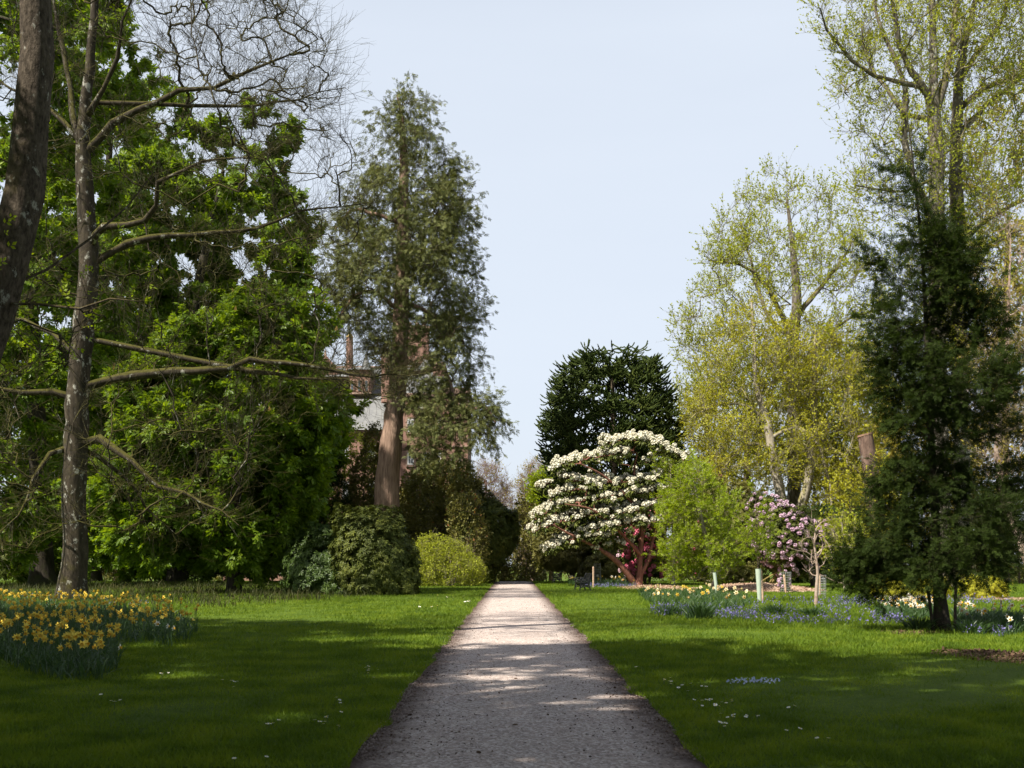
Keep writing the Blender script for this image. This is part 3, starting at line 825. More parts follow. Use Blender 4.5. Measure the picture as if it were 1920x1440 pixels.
# ------------------------------------------------------------------ shrubs
def shrub(name, label, cat, env, Y, leaf, seed, bark=None, stems=7, n=9000, size=(.1, .16), tmpl=ROSE, axis=True, shell=1.0, lump=.35, lscale=.9, up=.5, ntarget=160, rt=.012,
          blossom=None, group=None, stem_px=None, squash=.9, extra_leaf=None, inner=.4, twig=0, base_px=None, bob=1.0, shoots=45):
    """a bush: stems from one spot, leaves (rosettes) over a lumpy body with gaps; blossom = (n, material, size)"""
    rng = np.random.default_rng(seed + 500)
    env_a = np.array(env, float)
    px0 = base_px if base_px is not None else (env_a[-1, 1] + env_a[-1, 2]) / 2
    x0 = (px0 - CX) * Y / F
    g = float(gz(x0, Y)); base = (x0, Y, g)
    root = thing(name, base, label, cat, group)
    hw = (env_a[:, 2] - env_a[:, 1]).max() / 2 * Y / F
    H = EYE + (HZ - env_a[0, 0]) * Y / F - g
    tg = env_points(rng, env, Y, ntarget, .4, lump, lscale * 2, seed, squash)
    sd_ = []
    for k in range(stems):
        a = k * 2.4 + rng.uniform(0, 1); rr = hw * .45 * rng.uniform(.3, 1)
        top = np.array([x0 + rr * math.cos(a), Y + rr * math.sin(a) * squash, g + H * rng.uniform(.35, .6)])
        if stem_px is not None: break
        b = np.array([x0 + .12 * math.cos(a), Y + .12 * math.sin(a), g - .05])
        sd_.append(densify([b, (b + top) / 2 + rng.normal(0, .1, 3), top], .35))
    if stem_px is not None:
        for L, dy in stem_px:
            s = seed_line(L, Y, dy, .35)
            if abs(L[0][1] - 1100) < 40: s[0][2] = g - .05
            sd_.append(s)
    P, wg, conns, sidx = fill(sd_, tg, rng, .15, .7, .06, .2)
    r = rt * np.maximum(wg, 1) ** .5
    ch = []
    for s in sidx:
        ch.append(tubes(P[s], np.maximum(r[s], .02), 8))
    ch.append(tubes(P[conns], np.minimum(r[conns], r[conns][:, 1:2] * 1.2), 5))
    if twig:
        p, t, _, _ = along(rng, P[conns], twig, .3, 1)
        tw, tR = grow(rng, p, side(rng, t, np.full(twig, .6)), rng.uniform(.3, .9, twig) * .8, np.full(twig, .006), 4, .1, .2)
        ch.append(tubes(tw, tR, 3))
    p = env_points(rng, env, Y, int(n * (1 - inner)), shell, lump, lscale, seed, squash)
    # push the surface in and out in bunches
    cen = np.array([x0, Y, g + H * .4])
    k = np.array([mnoise.noise(Vector((q + seed) / (lscale * .55))) for q in p])
    k2 = np.array([mnoise.noise(Vector((q + seed + 50) / (lscale * 1.5))) for q in p])
    p = cen + (p - cen) * (1 + bob * (.16 * k + .2 * k2)[:, None])
    if shoots:
        q = p[rng.choice(len(p), shoots)]
        q = q[q[:, 2] > g + H * .45]
        od_ = nrm((q - cen) + np.array([0, 0, H * .5]))
        near = np.array([int(np.argmin(np.linalg.norm(P - a, axis=1))) for a in q])
        sP, sR = grow(rng, q - od_ * .1, od_, rng.uniform(.2, .55, len(q)) * H ** .5 * .5, np.full(len(q), .008), 5, .12, .25)
        sP2 = np.concatenate([P[near][:, None], sP], 1); sR2 = np.concatenate([sR[:, :1], sR], 1)
        ch.append(tubes(sP2, sR2, 3))
        p = np.vstack([p, sP[:, 1:].reshape(-1, 3), (sP[:, 1:] * .5 + sP[:, :-1] * .5).reshape(-1, 3)])
    if twig:
        q, _, _, _ = along(rng, tw, int(n * inner), 0, 1)
    else:
        q, _, _, _ = along(rng, P[conns], int(n * inner), .4, 1)
        q = q + rng.normal(0, .12, q.shape)
    p = np.vstack([p, q]); p = p[p[:, 2] > g + .02]
    kid(build("stems", ch, bark or M["bark_brown"], root, base, True))
    m = len(p)
    od = nrm((p - cen) * np.array([1, 1, .8]))
    if axis:
        zax = nrm(od + np.array([0, 0, up]) + rng.normal(0, .35, (m, 3)))
        y = np.cross(zax, rng.normal(0, 1, (m, 3)))
        c = [leaves(p, y, zax, rng.uniform(*size, m), tmpl)]
    else:
        y, z = rand_frames(rng, m, od * .7, up, 0, .6)
        c = [leaves(p, y, z + od * .5, rng.uniform(*size, m), tmpl)]
    ms = [leaf]
    if extra_leaf:
        k = rng.random(m) < extra_leaf[1]
        c.append(leaves(p[k] + od[k] * .08, y[k], rng.normal(0, 1, (k.sum(), 3)), rng.uniform(*size, k.sum()), KITE, 1)); ms.append(extra_leaf[0])
    kid(build("foliage", c, ms, root, base))
    if blossom:
        bn, bm, bs = blossom
        bp = env_points(rng, env, Y, bn, 1.6, lump, lscale, seed, squash)
        od = nrm((bp - cen) * np.array([1, 1, .8]))
        zax = nrm(od + np.array([0, 0, .7]) + rng.normal(0, .2, (bn, 3)))
        kid(build("blossoms", [leaves(bp + od * .05, np.cross(zax, rng.normal(0, 1, (bn, 3))), zax, rng.uniform(*bs, bn), TRUSS)], bm, root, base))
    return root

# left of the path
shrub("rhododendron_bush", "big rounded dark green rhododendron bush below the conifer trunk", "bush",
      rows((950, 665, 712), (957, 645, 735), (975, 628, 757), (1000, 622, 770), (1030, 622, 783), (1070, 628, 790), (1100, 635, 789), (1116, 650, 784)), 52.5, M["rhodo_dark"], 1, n=8200, size=(.13, .21), lump=.25, lscale=.8, bob=1)
shrub("laurel_bush", "lower spreading glossy green bush on the left flank of the rounded rhododendron", "bush",
      rows((985, 575, 640), (1005, 560, 670), (1030, 545, 690), (1060, 535, 705), (1090, 528, 710), (1108, 535, 715)), 54, M["laurel"], 2, n=5600, size=(.14, .22), lump=.45, lscale=.9)
shrub("yellow_green_bush", "bright yellow-green twiggy bush right of the dark rhododendron", "bush",
      rows((1006, 800, 835), (1014, 785, 858), (1030, 775, 880), (1050, 772, 897), (1070, 772, 909), (1090, 778, 908), (1099, 790, 900)), 70, M["spiraea"], 3, n=17000, size=(.07, .14), tmpl=KITE, axis=False, lump=.2, lscale=.7, up=.8, twig=2600, bark=M["bark_pale"])
shrub("dark_dome_shrub", "dark domed evergreen shrub at the left end of the gravel path", "bush",
      rows((925, 868, 905), (940, 855, 935), (965, 852, 968), (995, 855, 977), (1020, 862, 972), (1045, 868, 955), (1070, 880, 938), (1094, 895, 930)), 78, M["rhodo_dark"], 4, n=8800, size=(.15, .25), lump=.25, lscale=1.1)
shrub("brown_green_shrub", "tall brownish olive shrub between the conifer trunk and the mansion tower", "bush",
      rows((868, 800, 850), (880, 775, 885), (905, 758, 905), (940, 748, 920), (990, 745, 930), (1050, 750, 930), (1095, 760, 920)), 84, M["olive_light"], 5, n=46000, size=(.15, .26), tmpl=KITE, axis=False, lump=.12, inner=.5, lscale=1.2, twig=2600, extra_leaf=(M["rust"], .012))
shrub("background_shrub", "dense olive thicket against the foot of the mansion, right of the conifer trunk", "bush",
      rows((885, 790, 850), (900, 760, 880), (940, 745, 905), (1000, 742, 910), (1080, 750, 905)), 97, M["olive"], 62, n=16000, size=(.22, .36), tmpl=TRIO, axis=False, lump=.1, inner=.5, lscale=1.2, twig=900)
shrub("rusty_tipped_shrub", "olive shrub with a few rusty orange new shoots beside the dark dome", "bush",
      rows((920, 862, 885), (945, 845, 905), (985, 840, 915), (1040, 845, 915), (1090, 855, 905)), 74, M["olive_light"], 6, n=4200, size=(.12, .2), tmpl=KITE, axis=False, lump=.5, lscale=.9, twig=600, extra_leaf=(M["rust"], .02))
shrub("yellow_shrub", "light yellow-green shrub left of the conifer trunk against the grey roof", "bush",
      rows((800, 650, 680), (825, 630, 705), (860, 615, 720), (920, 605, 725), (1000, 600, 725), (1080, 610, 720)), 92, M["spiraea"], 7, n=16000, size=(.14, .24), tmpl=KITE, axis=False, lump=.3, lscale=1.4, twig=1500)
shrub("russet_shrub", "russet brown-green shrub immediately left of the conifer trunk", "bush",
      rows((800, 690, 715), (830, 680, 722), (880, 662, 728), (950, 655, 730), (1050, 660, 725), (1090, 670, 715)), 86, M["olive_light"], 8, n=20000, size=(.12, .2), tmpl=KITE, axis=False, lump=.15, inner=.5, lscale=1.1, twig=1200, extra_leaf=(M["rust"], .012))
shrub("yew_shrub", "very dark yew behind the light green chestnut edge", "bush",
      rows((850, 600, 620), (880, 575, 640), (930, 560, 655), (1000, 555, 662), (1080, 560, 660)), 84, M["yew"], 9, n=14000, size=(.16, .3), tmpl=SPRAY, axis=False, lump=.3, lscale=1.4, twig=600)

# --- the monkey puzzle: rope-like branches curving down and up again
def monkey_puzzle():
    rng = np.random.default_rng(77)
    Y = 88
    env = rows((650, 1115, 1185), (662, 1092, 1210), (690, 1064, 1236), (730, 1050, 1250), (775, 1040, 1258), (820, 1030, 1260), (870, 1030, 1262), (930, 1045, 1258), (985, 1070, 1240))
    g = float(gz(8, Y)); bx = at(1152, 1090, Y)[0]; base = (bx, Y, g)
    root = thing("monkey_puzzle_tree", base, "dark domed monkey puzzle tree with rope-like scaly branches behind the white rhododendron", "tree")
    st = densify([(bx, Y, g - .1), at(1152, 900, Y), at(1150, 760, Y), at(1150, 690, Y)], .6)
    kid(build("trunk", [tubes(st, np.linspace(.42, .12, len(st)), 12)], M["bark_brown"], root, base, True))
    tg = env_points(rng, env, Y, 950, .9, 0, 1, 1)
    P, wg, conns, _ = fill([st], tg, rng, .05, .6, .04, .15, 4.5)
    r = np.clip(.05 * np.maximum(wg, 1) ** .3, .05, .16)
    kid(build("branches", [tubes(P[conns], r[conns], 6)], M["puzzle"], root, base, True))
    # ropes: down and outward, tip hooked up
    def rope(p, d, L, droop):
        n = len(p); K = 9
        Q = np.zeros((n, K, 3)); Q[:, 0] = p
        for k in range(1, K):
            s = k / (K - 1)
            vz = np.where(s < .55, -droop * (1 - s), droop * 2.2 * (s - .5))
            dd = nrm(d + np.stack([np.zeros(n), np.zeros(n), vz * np.ones(n)], 1) + rng.normal(0, .06, (n, 3)))
            Q[:, k] = Q[:, k - 1] + dd * (L / (K - 1))[:, None]
        return Q
    n = 3000
    p, t, _, i = along(rng, P[conns], n, .45, 1)
    ax = np.array([bx, Y, 0]); od = p - ax; od[:, 2] = 0; od = nrm(od)
    d = nrm(od + rng.normal(0, .55, (n, 3)) * np.array([1, 1, .3]))
    Q = rope(p, d, rng.uniform(1.0, 2.0, n), .9)
    # fork each rope once
    p2, t2, _, _ = along(rng, Q, 4600, .2, .7)
    Q2 = rope(p2, side(rng, t2, np.full(len(p2), .7), .5), rng.uniform(.6, 1.2, len(p2)), .6)
    ch = []
    for q in (Q, Q2):
        m, K, _ = q.shape
        rad = np.full((m, K), .062); rad[:, 0] = .05; rad[:, -1] = .03
        q3 = np.zeros((m, 2 * K - 1, 3)); q3[:, ::2] = q; q3[:, 1::2] = (q[:, 1:] + q[:, :-1]) / 2
        r3 = np.where(np.arange(2 * K - 1) % 2 == 0, 1.2, .75)[None] * .048 * np.ones((m, 1)); r3[:, -1] = .02
        ch.append(tubes(q3, r3, 5))
        # stiff pointed scales
        pp, tt, _, _ = along(rng, q, m * 10, 0, 1)
        sd_ = side(rng, tt, np.full(len(pp), .75))
        ch.append(leaves(pp, sd_, tt, rng.uniform(.08, .13, len(pp)), kite(.5, .05, .35)))
    kid(build("foliage", ch, M["puzzle"], root, base))
monkey_puzzle()

# --- the white tree rhododendron in tiers
def white_rhododendron():
    rng = np.random.default_rng(31)
    Y = 70
    bx = at(1195, 1100, Y)[0]; base = (bx, Y, 0.0)
    root = thing("white_rhododendron", base, "tree rhododendron covered in creamy white flower heads in sloping tiers on red peeling stems", "tree")
    st = []
    def S_(pts, dy): 
        s = seed_line(pts, Y, dy, .35); st.append(s); return s
    S_([(1196, 1103), (1200, 1080), (1201, 1040), (1205, 990), (1200, 935), (1190, 885), (1196, 850)], .5)
    S_([(1192, 1098), (1178, 1076), (1150, 1046), (1112, 1022), (1070, 1002), (1040, 985)], -1.5)
    S_([(1200, 1082), (1216, 1052), (1223, 1022), (1236, 965), (1244, 910)], 1)
    S_([(1201, 1040), (1180, 1015), (1150, 985), (1110, 955), (1060, 945)], -2.5)
    S_([(1204, 960), (1170, 925), (1130, 890), (1090, 870)], -1.5)
    tiers = [  # px polyline, half thickness px, depth half-spread m, count
        ([(1128, 826), (1160, 820), (1200, 816), (1232, 824), (1285, 856)], 6, 1.5, 46),
        ([(1033, 872), (1070, 860), (1130, 846), (1180, 840)], 6, 1.6, 36),
        ([(1045, 888), (1075, 892), (1110, 900), (1150, 896)], 9, 1.6, 26),
        ([(1012, 908), (1030, 903)], 4, .5, 7),
        ([(1030, 925), (1052, 916), (1090, 912), (1130, 908)], 8, 1.5, 24),
        ([(1148, 905), (1200, 893), (1240, 890)], 8, 1.8, 22),
        ([(997, 965), (1020, 952), (1060, 938), (1110, 928), (1150, 925), (1250, 912)], 7, 1.9, 62),
        ([(998, 990), (1020, 978), (1060, 968), (1110, 958), (1160, 950), (1245, 940)], 8, 2.2, 66),
        ([(1090, 990), (1130, 980), (1180, 972), (1245, 968)], 8, 2.2, 42),
        ([(1018, 1030), (1040, 1015), (1062, 1004), (1110, 1000), (1160, 994)], 7, 1.8, 40),
        ([(1110, 1022), (1140, 1015), (1165, 1012)], 8, 1.2, 12)]
    T = []
    for pl, th, dep, cnt in tiers:
        cnt = int(cnt * 2.5)
        pl = np.array(pl, float)
        cl = np.concatenate([[0], np.cumsum(np.linalg.norm(np.diff(pl, axis=0), axis=1))])
        u = (np.arange(cnt) + rng.uniform(0, 1, cnt)) / cnt * cl[-1]
        X_ = np.interp(u, cl, pl[:, 0]) + rng.normal(0, 4, cnt); Y_ = np.interp(u, cl, pl[:, 1])
        dd = rng.uniform(-1, 1, cnt) * dep * .85
        py = Y_ + rng.normal(0, th * .38, cnt) + (-dd) * 3
        T += [at(a, b, Y + q) for a, b, q in zip(X_, py, dd)]
        T[-cnt:] = [t + np.array([0, 0, 0]) for t in T[-cnt:]]
    # the far side of the crown
    e = env_points(rng, rows((815, 1150, 1230), (860, 1080, 1260), (920, 1040, 1250), (980, 1020, 1245), (1020, 1060, 1200)), Y + 1.5, 45, .8, 0, 1, 3, .8)
    T = np.vstack([np.array(T), e])
    P, wg, conns, sidx = fill(st, T - np.array([0, 0, .12]), rng, .2, .7, .06, .5, 1.2)
    r = .014 * np.maximum(wg, 1) ** .45
    ch = []
    for k, s in enumerate(sidx):
        R0 = (.2, .22, .13, .11, .1)[k]
        rad = np.linspace(R0, .04, len(s)); 
        if k == 0: rad[:3] *= (1.7, 1.45, 1.2)
        ch.append(tubes(P[s] if k == 0 else np.vstack([P[s]]), rad, 10))
    kid(build("stems", ch, M["bark_rhodo"], root, base, True))
    kid(build("branches", [tubes(P[conns], np.minimum(r[conns], .06), 5)], M["bark_rhodo"], root, base, True))
    n = len(T)
    cen = np.array([bx - 1.0, Y, 3.0])
    od = nrm((T - cen) * np.array([1, 1, .2]))
    zax = nrm(np.array([0, 0, 1.0]) + od * .45 + rng.normal(0, .12, (n, 3)))
    kid(build("blossoms", [leaves(T, np.cross(zax, rng.normal(0, 1, (n, 3))), zax, rng.uniform(.11, .20, n), TRUSS)], M["white_flower"], root, base))
    lp = T - zax * .16
    ex, _, _, _ = along(rng, P[conns], 500, .5, 1)
    lp = np.vstack([lp, lp + rng.normal(0, .14, lp.shape), ex])
    za = np.vstack([zax, nrm(zax + rng.normal(0, .3, zax.shape)), nrm(np.array([0, 0, 1.0]) + rng.normal(0, .35, (500, 3)))])
    kid(build("foliage", [leaves(lp, np.cross(za, rng.normal(0, 1, lp.shape)), za, rng.uniform(.25, .36, len(lp)), DROOP)], M["rhodo_dark"], root, base))
white_rhododendron()

shrub("red_rhododendron", "crimson flowered rhododendron behind the stems of the white one", "bush",
      rows((955, 1200, 1232), (975, 1180, 1242), (1010, 1172, 1250), (1045, 1172, 1250), (1080, 1180, 1250)), 75, M["rhodo_dark"], 11, n=2600, size=(.14, .22), blossom=(420, M["red_flower"], (.12, .18)), lump=.2)
shrub("pale_pink_rhododendron", "small pale pink rhododendron seen through the forked stems of the white one", "bush",
      rows((985, 1168, 1192), (1005, 1160, 1200), (1040, 1160, 1198), (1085, 1165, 1195)), 77, M["rhodo_dark"], 12, n=1100, size=(.14, .22), blossom=(90, M["palepink_flower"], (.1, .15)), lump=.3)
shrub("coral_rhododendron", "coral-red flowered treetop above the lime green maple", "bush",
      rows((878, 1280, 1330), (890, 1262, 1350), (920, 1255, 1362), (980, 1255, 1370), (1080, 1265, 1360)), 82, M["olive_light"], 13, n=5200, size=(.14, .24), blossom=(95, M["red_flower"], (.1, .16)), lump=.5)
shrub("evergreen_rhododendron", "dull green flowerless rhododendron behind the lime green maple", "bush",
      rows((905, 1350, 1400), (920, 1330, 1425), (960, 1315, 1440), (1020, 1310, 1450), (1090, 1320, 1440)), 76, M["olive_light"], 14, n=6000, size=(.15, .24), lump=.4)
shrub("pink_rhododendron", "tall pink rhododendron laden with lilac-pink flowers on mossy slanting stems", "bush",
      rows((926, 1412, 1446), (942, 1403, 1474), (962, 1402, 1502), (985, 1405, 1532), (1010, 1410, 1548), (1035, 1418, 1545), (1058, 1436, 1538), (1080, 1462, 1530)), 66, M["rhodo_dark"], 15, n=5200, size=(.14, .22), blossom=(520, M["pink_flower"], (.1, .15)), lump=.12, base_px=1452,
      stem_px=[([(1440, 1096), (1462, 1070), (1488, 1040), (1500, 1010)], .3), ([(1448, 1096), (1458, 1060), (1450, 1000), (1440, 965)], .6), ([(1456, 1097), (1472, 1065), (1500, 1035), (1515, 1010)], -.4), ([(1420, 1096), (1440, 1083), (1475, 1062), (1500, 1040)], -.6), ([(1470, 1097), (1475, 1075), (1490, 1050)], .2)], bark=bark_mat("mossy_yellow_stem", (.12, .09, .03), (.28, .22, .08)))
shrub("pink_rhododendron", "smaller pink rhododendron behind the bare sapling", "bush",
      rows((978, 1500, 1545), (988, 1490, 1560), (1005, 1488, 1563), (1025, 1495, 1560), (1050, 1505, 1545)), 68, M["rhodo_dark"], 16, n=1500, size=(.14, .22), blossom=(150, M["pink_flower"], (.1, .15)), lump=.4)

# --- lime green maples in front of the rhododendrons
mk = dict(shell=.5, lump=.7, lscale=1.2, rise=.05, curl=.0, rt=.010, pw=.5, tmpl=TRIO, out=.6, up=1.4, minseed=.8)
crown_tree("lime_maple_tree", "lime green young maple with layered leaves and pale slanting stem beside the white rhododendron", "tree",
    [(1342, 1115), (1334, 1060), (1320, 990), (1308, 930), (1300, 890)], 58, [5, 4.6, 3.8, 2.8, 1],
    rows((880, 1285, 1318), (900, 1268, 1340), (930, 1248, 1365), (965, 1238, 1385), (1000, 1235, 1398), (1040, 1238, 1402), (1070, 1250, 1398), (1088, 1290, 1375)), M["bark_pale"], M["lime"], seed=21,
    targets=170, twig=(1500, .7, .007), sub=(3600, .35, .004), nleaf=16000, lsize=(.10, .18), twig_flat=.75, **mk)
crown_tree("lime_maple_tree", "taller lime green maple with wispy top overlapping the right edge of the white flowers", "tree",
    [(1262, 1110), (1264, 1040), (1262, 950), (1258, 880)], 73, [4, 3.5, 2.6, 1],
    rows((842, 1240, 1262), (860, 1230, 1300), (890, 1228, 1310), (930, 1232, 1300), (980, 1235, 1295), (1060, 1240, 1290)), M["bark_pale"], M["lime"], seed=22,
    targets=110, twig=(900, .7, .007), sub=(2200, .4, .004), nleaf=6500, lsize=(.12, .19), **mk)
crown_tree("sheltered_sapling", "slim young tree with sparse leaves growing out of the tall pale plastic tube", "tree",
    [(1424, 1131), (1422, 1060), (1419, 1000), (1418, 935)], 43, [1.6, 1.5, 1.2, .6],
    rows((922, 1410, 1426), (960, 1396, 1440), (1000, 1388, 1448), (1040, 1398, 1446), (1060, 1408, 1436)), M["bark_brown"], M["lime"], seed=23,
    targets=60, twig=(260, .4, .004), sub=(500, .25, .003), nleaf=1300, lsize=(.08, .13), **mk)

# --- trees in first leaf on the right
bk = dict(shell=.35, lump=.35, lscale=3.0, rise=.7, pen=.8, curl=.35, rt=.014, pw=.5, tmpl=KITE, out=.2, up=.3)
crown_tree("beech_tree", "tall round-headed tree in thin yellow-green spring leaf behind the pink rhododendron", "tree",
    [(1492, 1092), (1491, 980), (1489, 800), (1488, 650), (1495, 560), (1486, 450), (1476, 370)], 92, [17, 13, 11.5, 11, 9, 5, 2],
    rows((318, 1450, 1478), (345, 1405, 1520), (390, 1362, 1588), (440, 1335, 1615), (490, 1283, 1635), (540, 1280, 1648), (600, 1262, 1655), (650, 1250, 1660), (720, 1262, 1665), (800, 1275, 1665), (880, 1320, 1640)),
    M["bark_grey"], M["beech"], seed=24, targets=520, twig=(4800, 1.4, .012), sub=(13000, .8, .008), nleaf=62000, lsize=(.12, .21), minseed=9,
    limbs=[([(1490, 660), (1470, 600), (1440, 540), (1400, 500), (1330, 490)], -2, 6, 1.5), ([(1492, 600), (1530, 550), (1570, 500), (1600, 450)], 2, 6, 1.5), ([(1490, 640), (1440, 590), (1410, 500), (1390, 420)], 3, 5, 1.5), ([(1492, 700), (1540, 640), (1590, 600), (1640, 580)], -2, 5, 1.5)], **bk)
crown_tree("leaning_beech_tree", "pale-barked tree leaning to the left with long drooping lower boughs", "tree",
    [(1482, 1092), (1478, 985), (1465, 930), (1450, 860), (1440, 790), (1420, 730), (1415, 650), (1410, 560)], 85, [11, 10, 9.5, 9, 8, 5, 4, 2],
    rows((555, 1385, 1435), (620, 1340, 1480), (700, 1290, 1510), (770, 1275, 1530), (830, 1285, 1550), (900, 1320, 1540)),
    M["bark_pale"], M["yellowleaf"], seed=25, targets=240, twig=(2200, 1.2, .011), sub=(5200, .7, .008), nleaf=27000, lsize=(.12, .21), minseed=6,
    limbs=[([(1450, 850), (1420, 830), (1380, 850), (1350, 890), (1330, 920)], -3, 5, 1.5), ([(1445, 800), (1400, 760), (1340, 760), (1290, 790)], -2, 4, 1.2), ([(1447, 820), (1490, 800), (1520, 810), (1545, 860), (1560, 930), (1562, 980)], -3, 5, 1.2)], **bk)
crown_tree("grey_beech_tree", "slender grey tree right of the twin trunks with pale arching boughs", "tree",
    [(1500, 1092), (1502, 965), (1516, 900), (1525, 800), (1528, 700), (1530, 620)], 86, [11, 10, 8, 7, 5, 2],
    rows((600, 1505, 1560), (680, 1480, 1640), (760, 1475, 1680), (830, 1480, 1680), (900, 1500, 1660), (960, 1530, 1640)),
    M["bark_pale"], M["yellowleaf"], seed=26, targets=240, twig=(2200, 1.2, .011), sub=(5200, .7, .008), nleaf=27000, lsize=(.12, .21), minseed=6,
    limbs=[([(1522, 850), (1560, 840), (1600, 870), (1630, 920)], -3, 4.5, 1.2), ([(1525, 820), (1550, 830), (1580, 880), (1590, 950)], 2, 4, 1.2)], **bk)
yk = dict(shell=.7, lump=.4, lscale=3.0, rise=.3, curl=.2, rt=.016, tmpl=KITE, out=.4, up=.6)
crown_tree("yellow_leaved_tree", "broad yellow-leaved tree behind the grey trunks, left half", "tree",
    [(1400, 1075), (1402, 950), (1400, 800)], 106, [9, 8, 5],
    rows((655, 1380, 1440), (690, 1310, 1500), (740, 1275, 1530), (800, 1262, 1540), (880, 1265, 1540), (960, 1280, 1530), (1020, 1300, 1520)),
    M["bark_brown"], M["yellowleaf"], seed=27, targets=260, twig=(2400, 1.3, .013), sub=(5500, .7, .01), nleaf=36000, lsize=(.16, .28), minseed=3, **yk)
crown_tree("yellow_leaved_tree", "broad golden-green tree behind the grey trunks, right half", "tree",
    [(1610, 1075), (1605, 950), (1600, 780)], 104, [9, 8, 5],
    rows((620, 1560, 1620), (655, 1525, 1665), (710, 1510, 1690), (780, 1500, 1700), (880, 1500, 1700), (980, 1510, 1690), (1040, 1530, 1680)),
    M["bark_brown"], M["yellowleaf"], seed=28, targets=260, twig=(2400, 1.3, .013), sub=(5500, .7, .01), nleaf=36000, lsize=(.16, .28), minseed=3, **yk)
tk = dict(bk); tk.update(rise=.9, curl=.45)
crown_tree("tall_beech_tree", "very tall forking beech in sparse yellow leaf rising out of the picture's top right", "tree",
    [(1766, 1110), (1765, 1000), (1762, 800), (1758, 500), (1757, 300), (1753, 225), (1752, 160), (1750, 60), (1748, -80), (1745, -260)], 68, [24, 17, 15.5, 14.5, 13.5, 12, 8, 6, 4, 2],
    rows((-330, 1640, 1860), (-150, 1560, 1950), (0, 1532, 1960), (60, 1528, 1960), (110, 1545, 1960), (200, 1588, 1940), (300, 1592, 1920), (380, 1600, 1900), (440, 1650, 1880), (560, 1690, 1860), (660, 1700, 1840)),
    M["bark_grey"], M["beech"], seed=29, targets=560, twig=(4800, 1.3, .011), sub=(13000, .75, .007), nleaf=56000, lsize=(.10, .18), minseed=14,
    limbs=[([(1754, 235), (1736, 172), (1712, 132), (1687, 82), (1676, 20), (1662, -90)], -2, 8, 3), ([(1755, 215), (1778, 130), (1789, 60), (1795, -20), (1812, -150)], 2, 8, 3),
           ([(1756, 420), (1712, 330), (1697, 240), (1699, 170), (1682, 118), (1652, 52), (1632, -50)], 1, 8, 2.5), ([(1740, 180), (1726, 162), (1690, 155), (1640, 140), (1600, 114), (1575, 88), (1552, 54), (1536, 18)], -3, 6.5, 1.5),
           ([(1697, 215), (1662, 165), (1640, 140), (1622, 90), (1618, 40)], 2, 5, 1.5), ([(1757, 330), (1700, 360), (1650, 355), (1605, 345)], -2, 3, 1)], **tk)
crown_tree("tall_beech_tree", "very tall beech just right of the forking one with long boughs reaching right", "tree",
    [(1812, 1110), (1808, 1000), (1803, 800), (1797, 600), (1794, 330), (1797, 200), (1803, 120), (1815, 60), (1832, -10), (1856, -180)], 70, [21, 15, 14, 13.5, 12.5, 10, 8, 6, 4, 2],
    rows((-330, 1760, 1990), (-150, 1720, 2060), (0, 1700, 2080), (150, 1740, 2090), (300, 1740, 2090), (450, 1740, 2080), (600, 1740, 2060), (700, 1760, 2000)),
    M["bark_grey"], M["beech"], seed=30, targets=480, twig=(3600, 1.3, .011), sub=(9000, .75, .007), nleaf=40000, lsize=(.10, .18), minseed=12,
    limbs=[([(1797, 205), (1850, 165), (1900, 148), (1960, 125), (2010, 90)], -2, 7, 2), ([(1796, 255), (1850, 196), (1900, 160), (1950, 110)], 2, 7, 2), ([(1800, 150), (1840, 90), (1870, 52), (1888, 5), (1890, -60)], 1, 6, 2),
           ([(1795, 470), (1840, 420), (1900, 385), (1970, 360)], -3, 6, 2), ([(1797, 560), (1850, 470), (1890, 440), (1960, 455)], 2, 6, 2)], **tk)
crown_tree("bronze_leaved_tree", "bronze and yellow-brown leaved tree behind the tall beeches at the right edge", "tree",
    [(1880, 1085), (1882, 900), (1885, 700), (1890, 450)], 88, [12, 10, 8, 4],
    rows((140, 1870, 1960), (220, 1840, 2010), (330, 1800, 2050), (450, 1770, 2080), (600, 1745, 2090), (760, 1720, 2090), (900, 1710, 2080), (1010, 1720, 2040)),
    M["bark_brown"], M["bronze"], seed=31, targets=420, twig=(3800, 1.3, .012), sub=(9500, .75, .009), nleaf=60000, lsize=(.16, .28), minseed=3, **yk)
crown_tree("golden_shrubby_tree", "golden olive low tree between the pink rhododendron and the dark evergreen", "tree",
    [(1620, 1098), (1622, 1040), (1625, 960)], 74, [5, 4, 2],
    rows((860, 1600, 1650), (890, 1575, 1680), (930, 1560, 1700), (980, 1552, 1710), (1030, 1555, 1710), (1080, 1570, 1700)),
    M["bark_brown"], M["yellowleaf"], seed=32, targets=150, twig=(1100, .9, .009), sub=(2600, .45, .006), nleaf=9000, lsize=(.13, .22), minseed=.6, **yk)
crown_tree("yellow_green_sapling", "yellow-green bushy young tree right of the smaller pink rhododendron", "tree",
    [(1585, 1106), (1583, 1050), (1580, 980)], 62, [2.2, 1.8, 1],
    rows((960, 1560, 1595), (990, 1550, 1610), (1030, 1548, 1620), (1060, 1555, 1625), (1085, 1570, 1615)),
    M["bark_pale"], M["beech"], seed=33, targets=80, twig=(500, .6, .006), sub=(1000, .35, .004), nleaf=2600, lsize=(.12, .2), minseed=.6, **yk)
shrub("dark_thicket", "deep green evergreen thicket filling the shade behind the pink flowers", "bush",
      rows((940, 1540, 1600), (960, 1490, 1640), (1000, 1450, 1680), (1060, 1440, 1690), (1095, 1450, 1680)), 80, M["yew"], 17, n=9000, size=(.16, .26), lump=.3, lscale=1.4)
shrub("mahonia_bush", "low golden-brown bush behind the stakes of the dark evergreen", "bush",
      rows((1078, 1650, 1740), (1090, 1635, 1770), (1110, 1630, 1778), (1130, 1640, 1770)), 48, M["yellowleaf"], 18, n=2600, size=(.09, .15), lump=.4, lscale=.6)
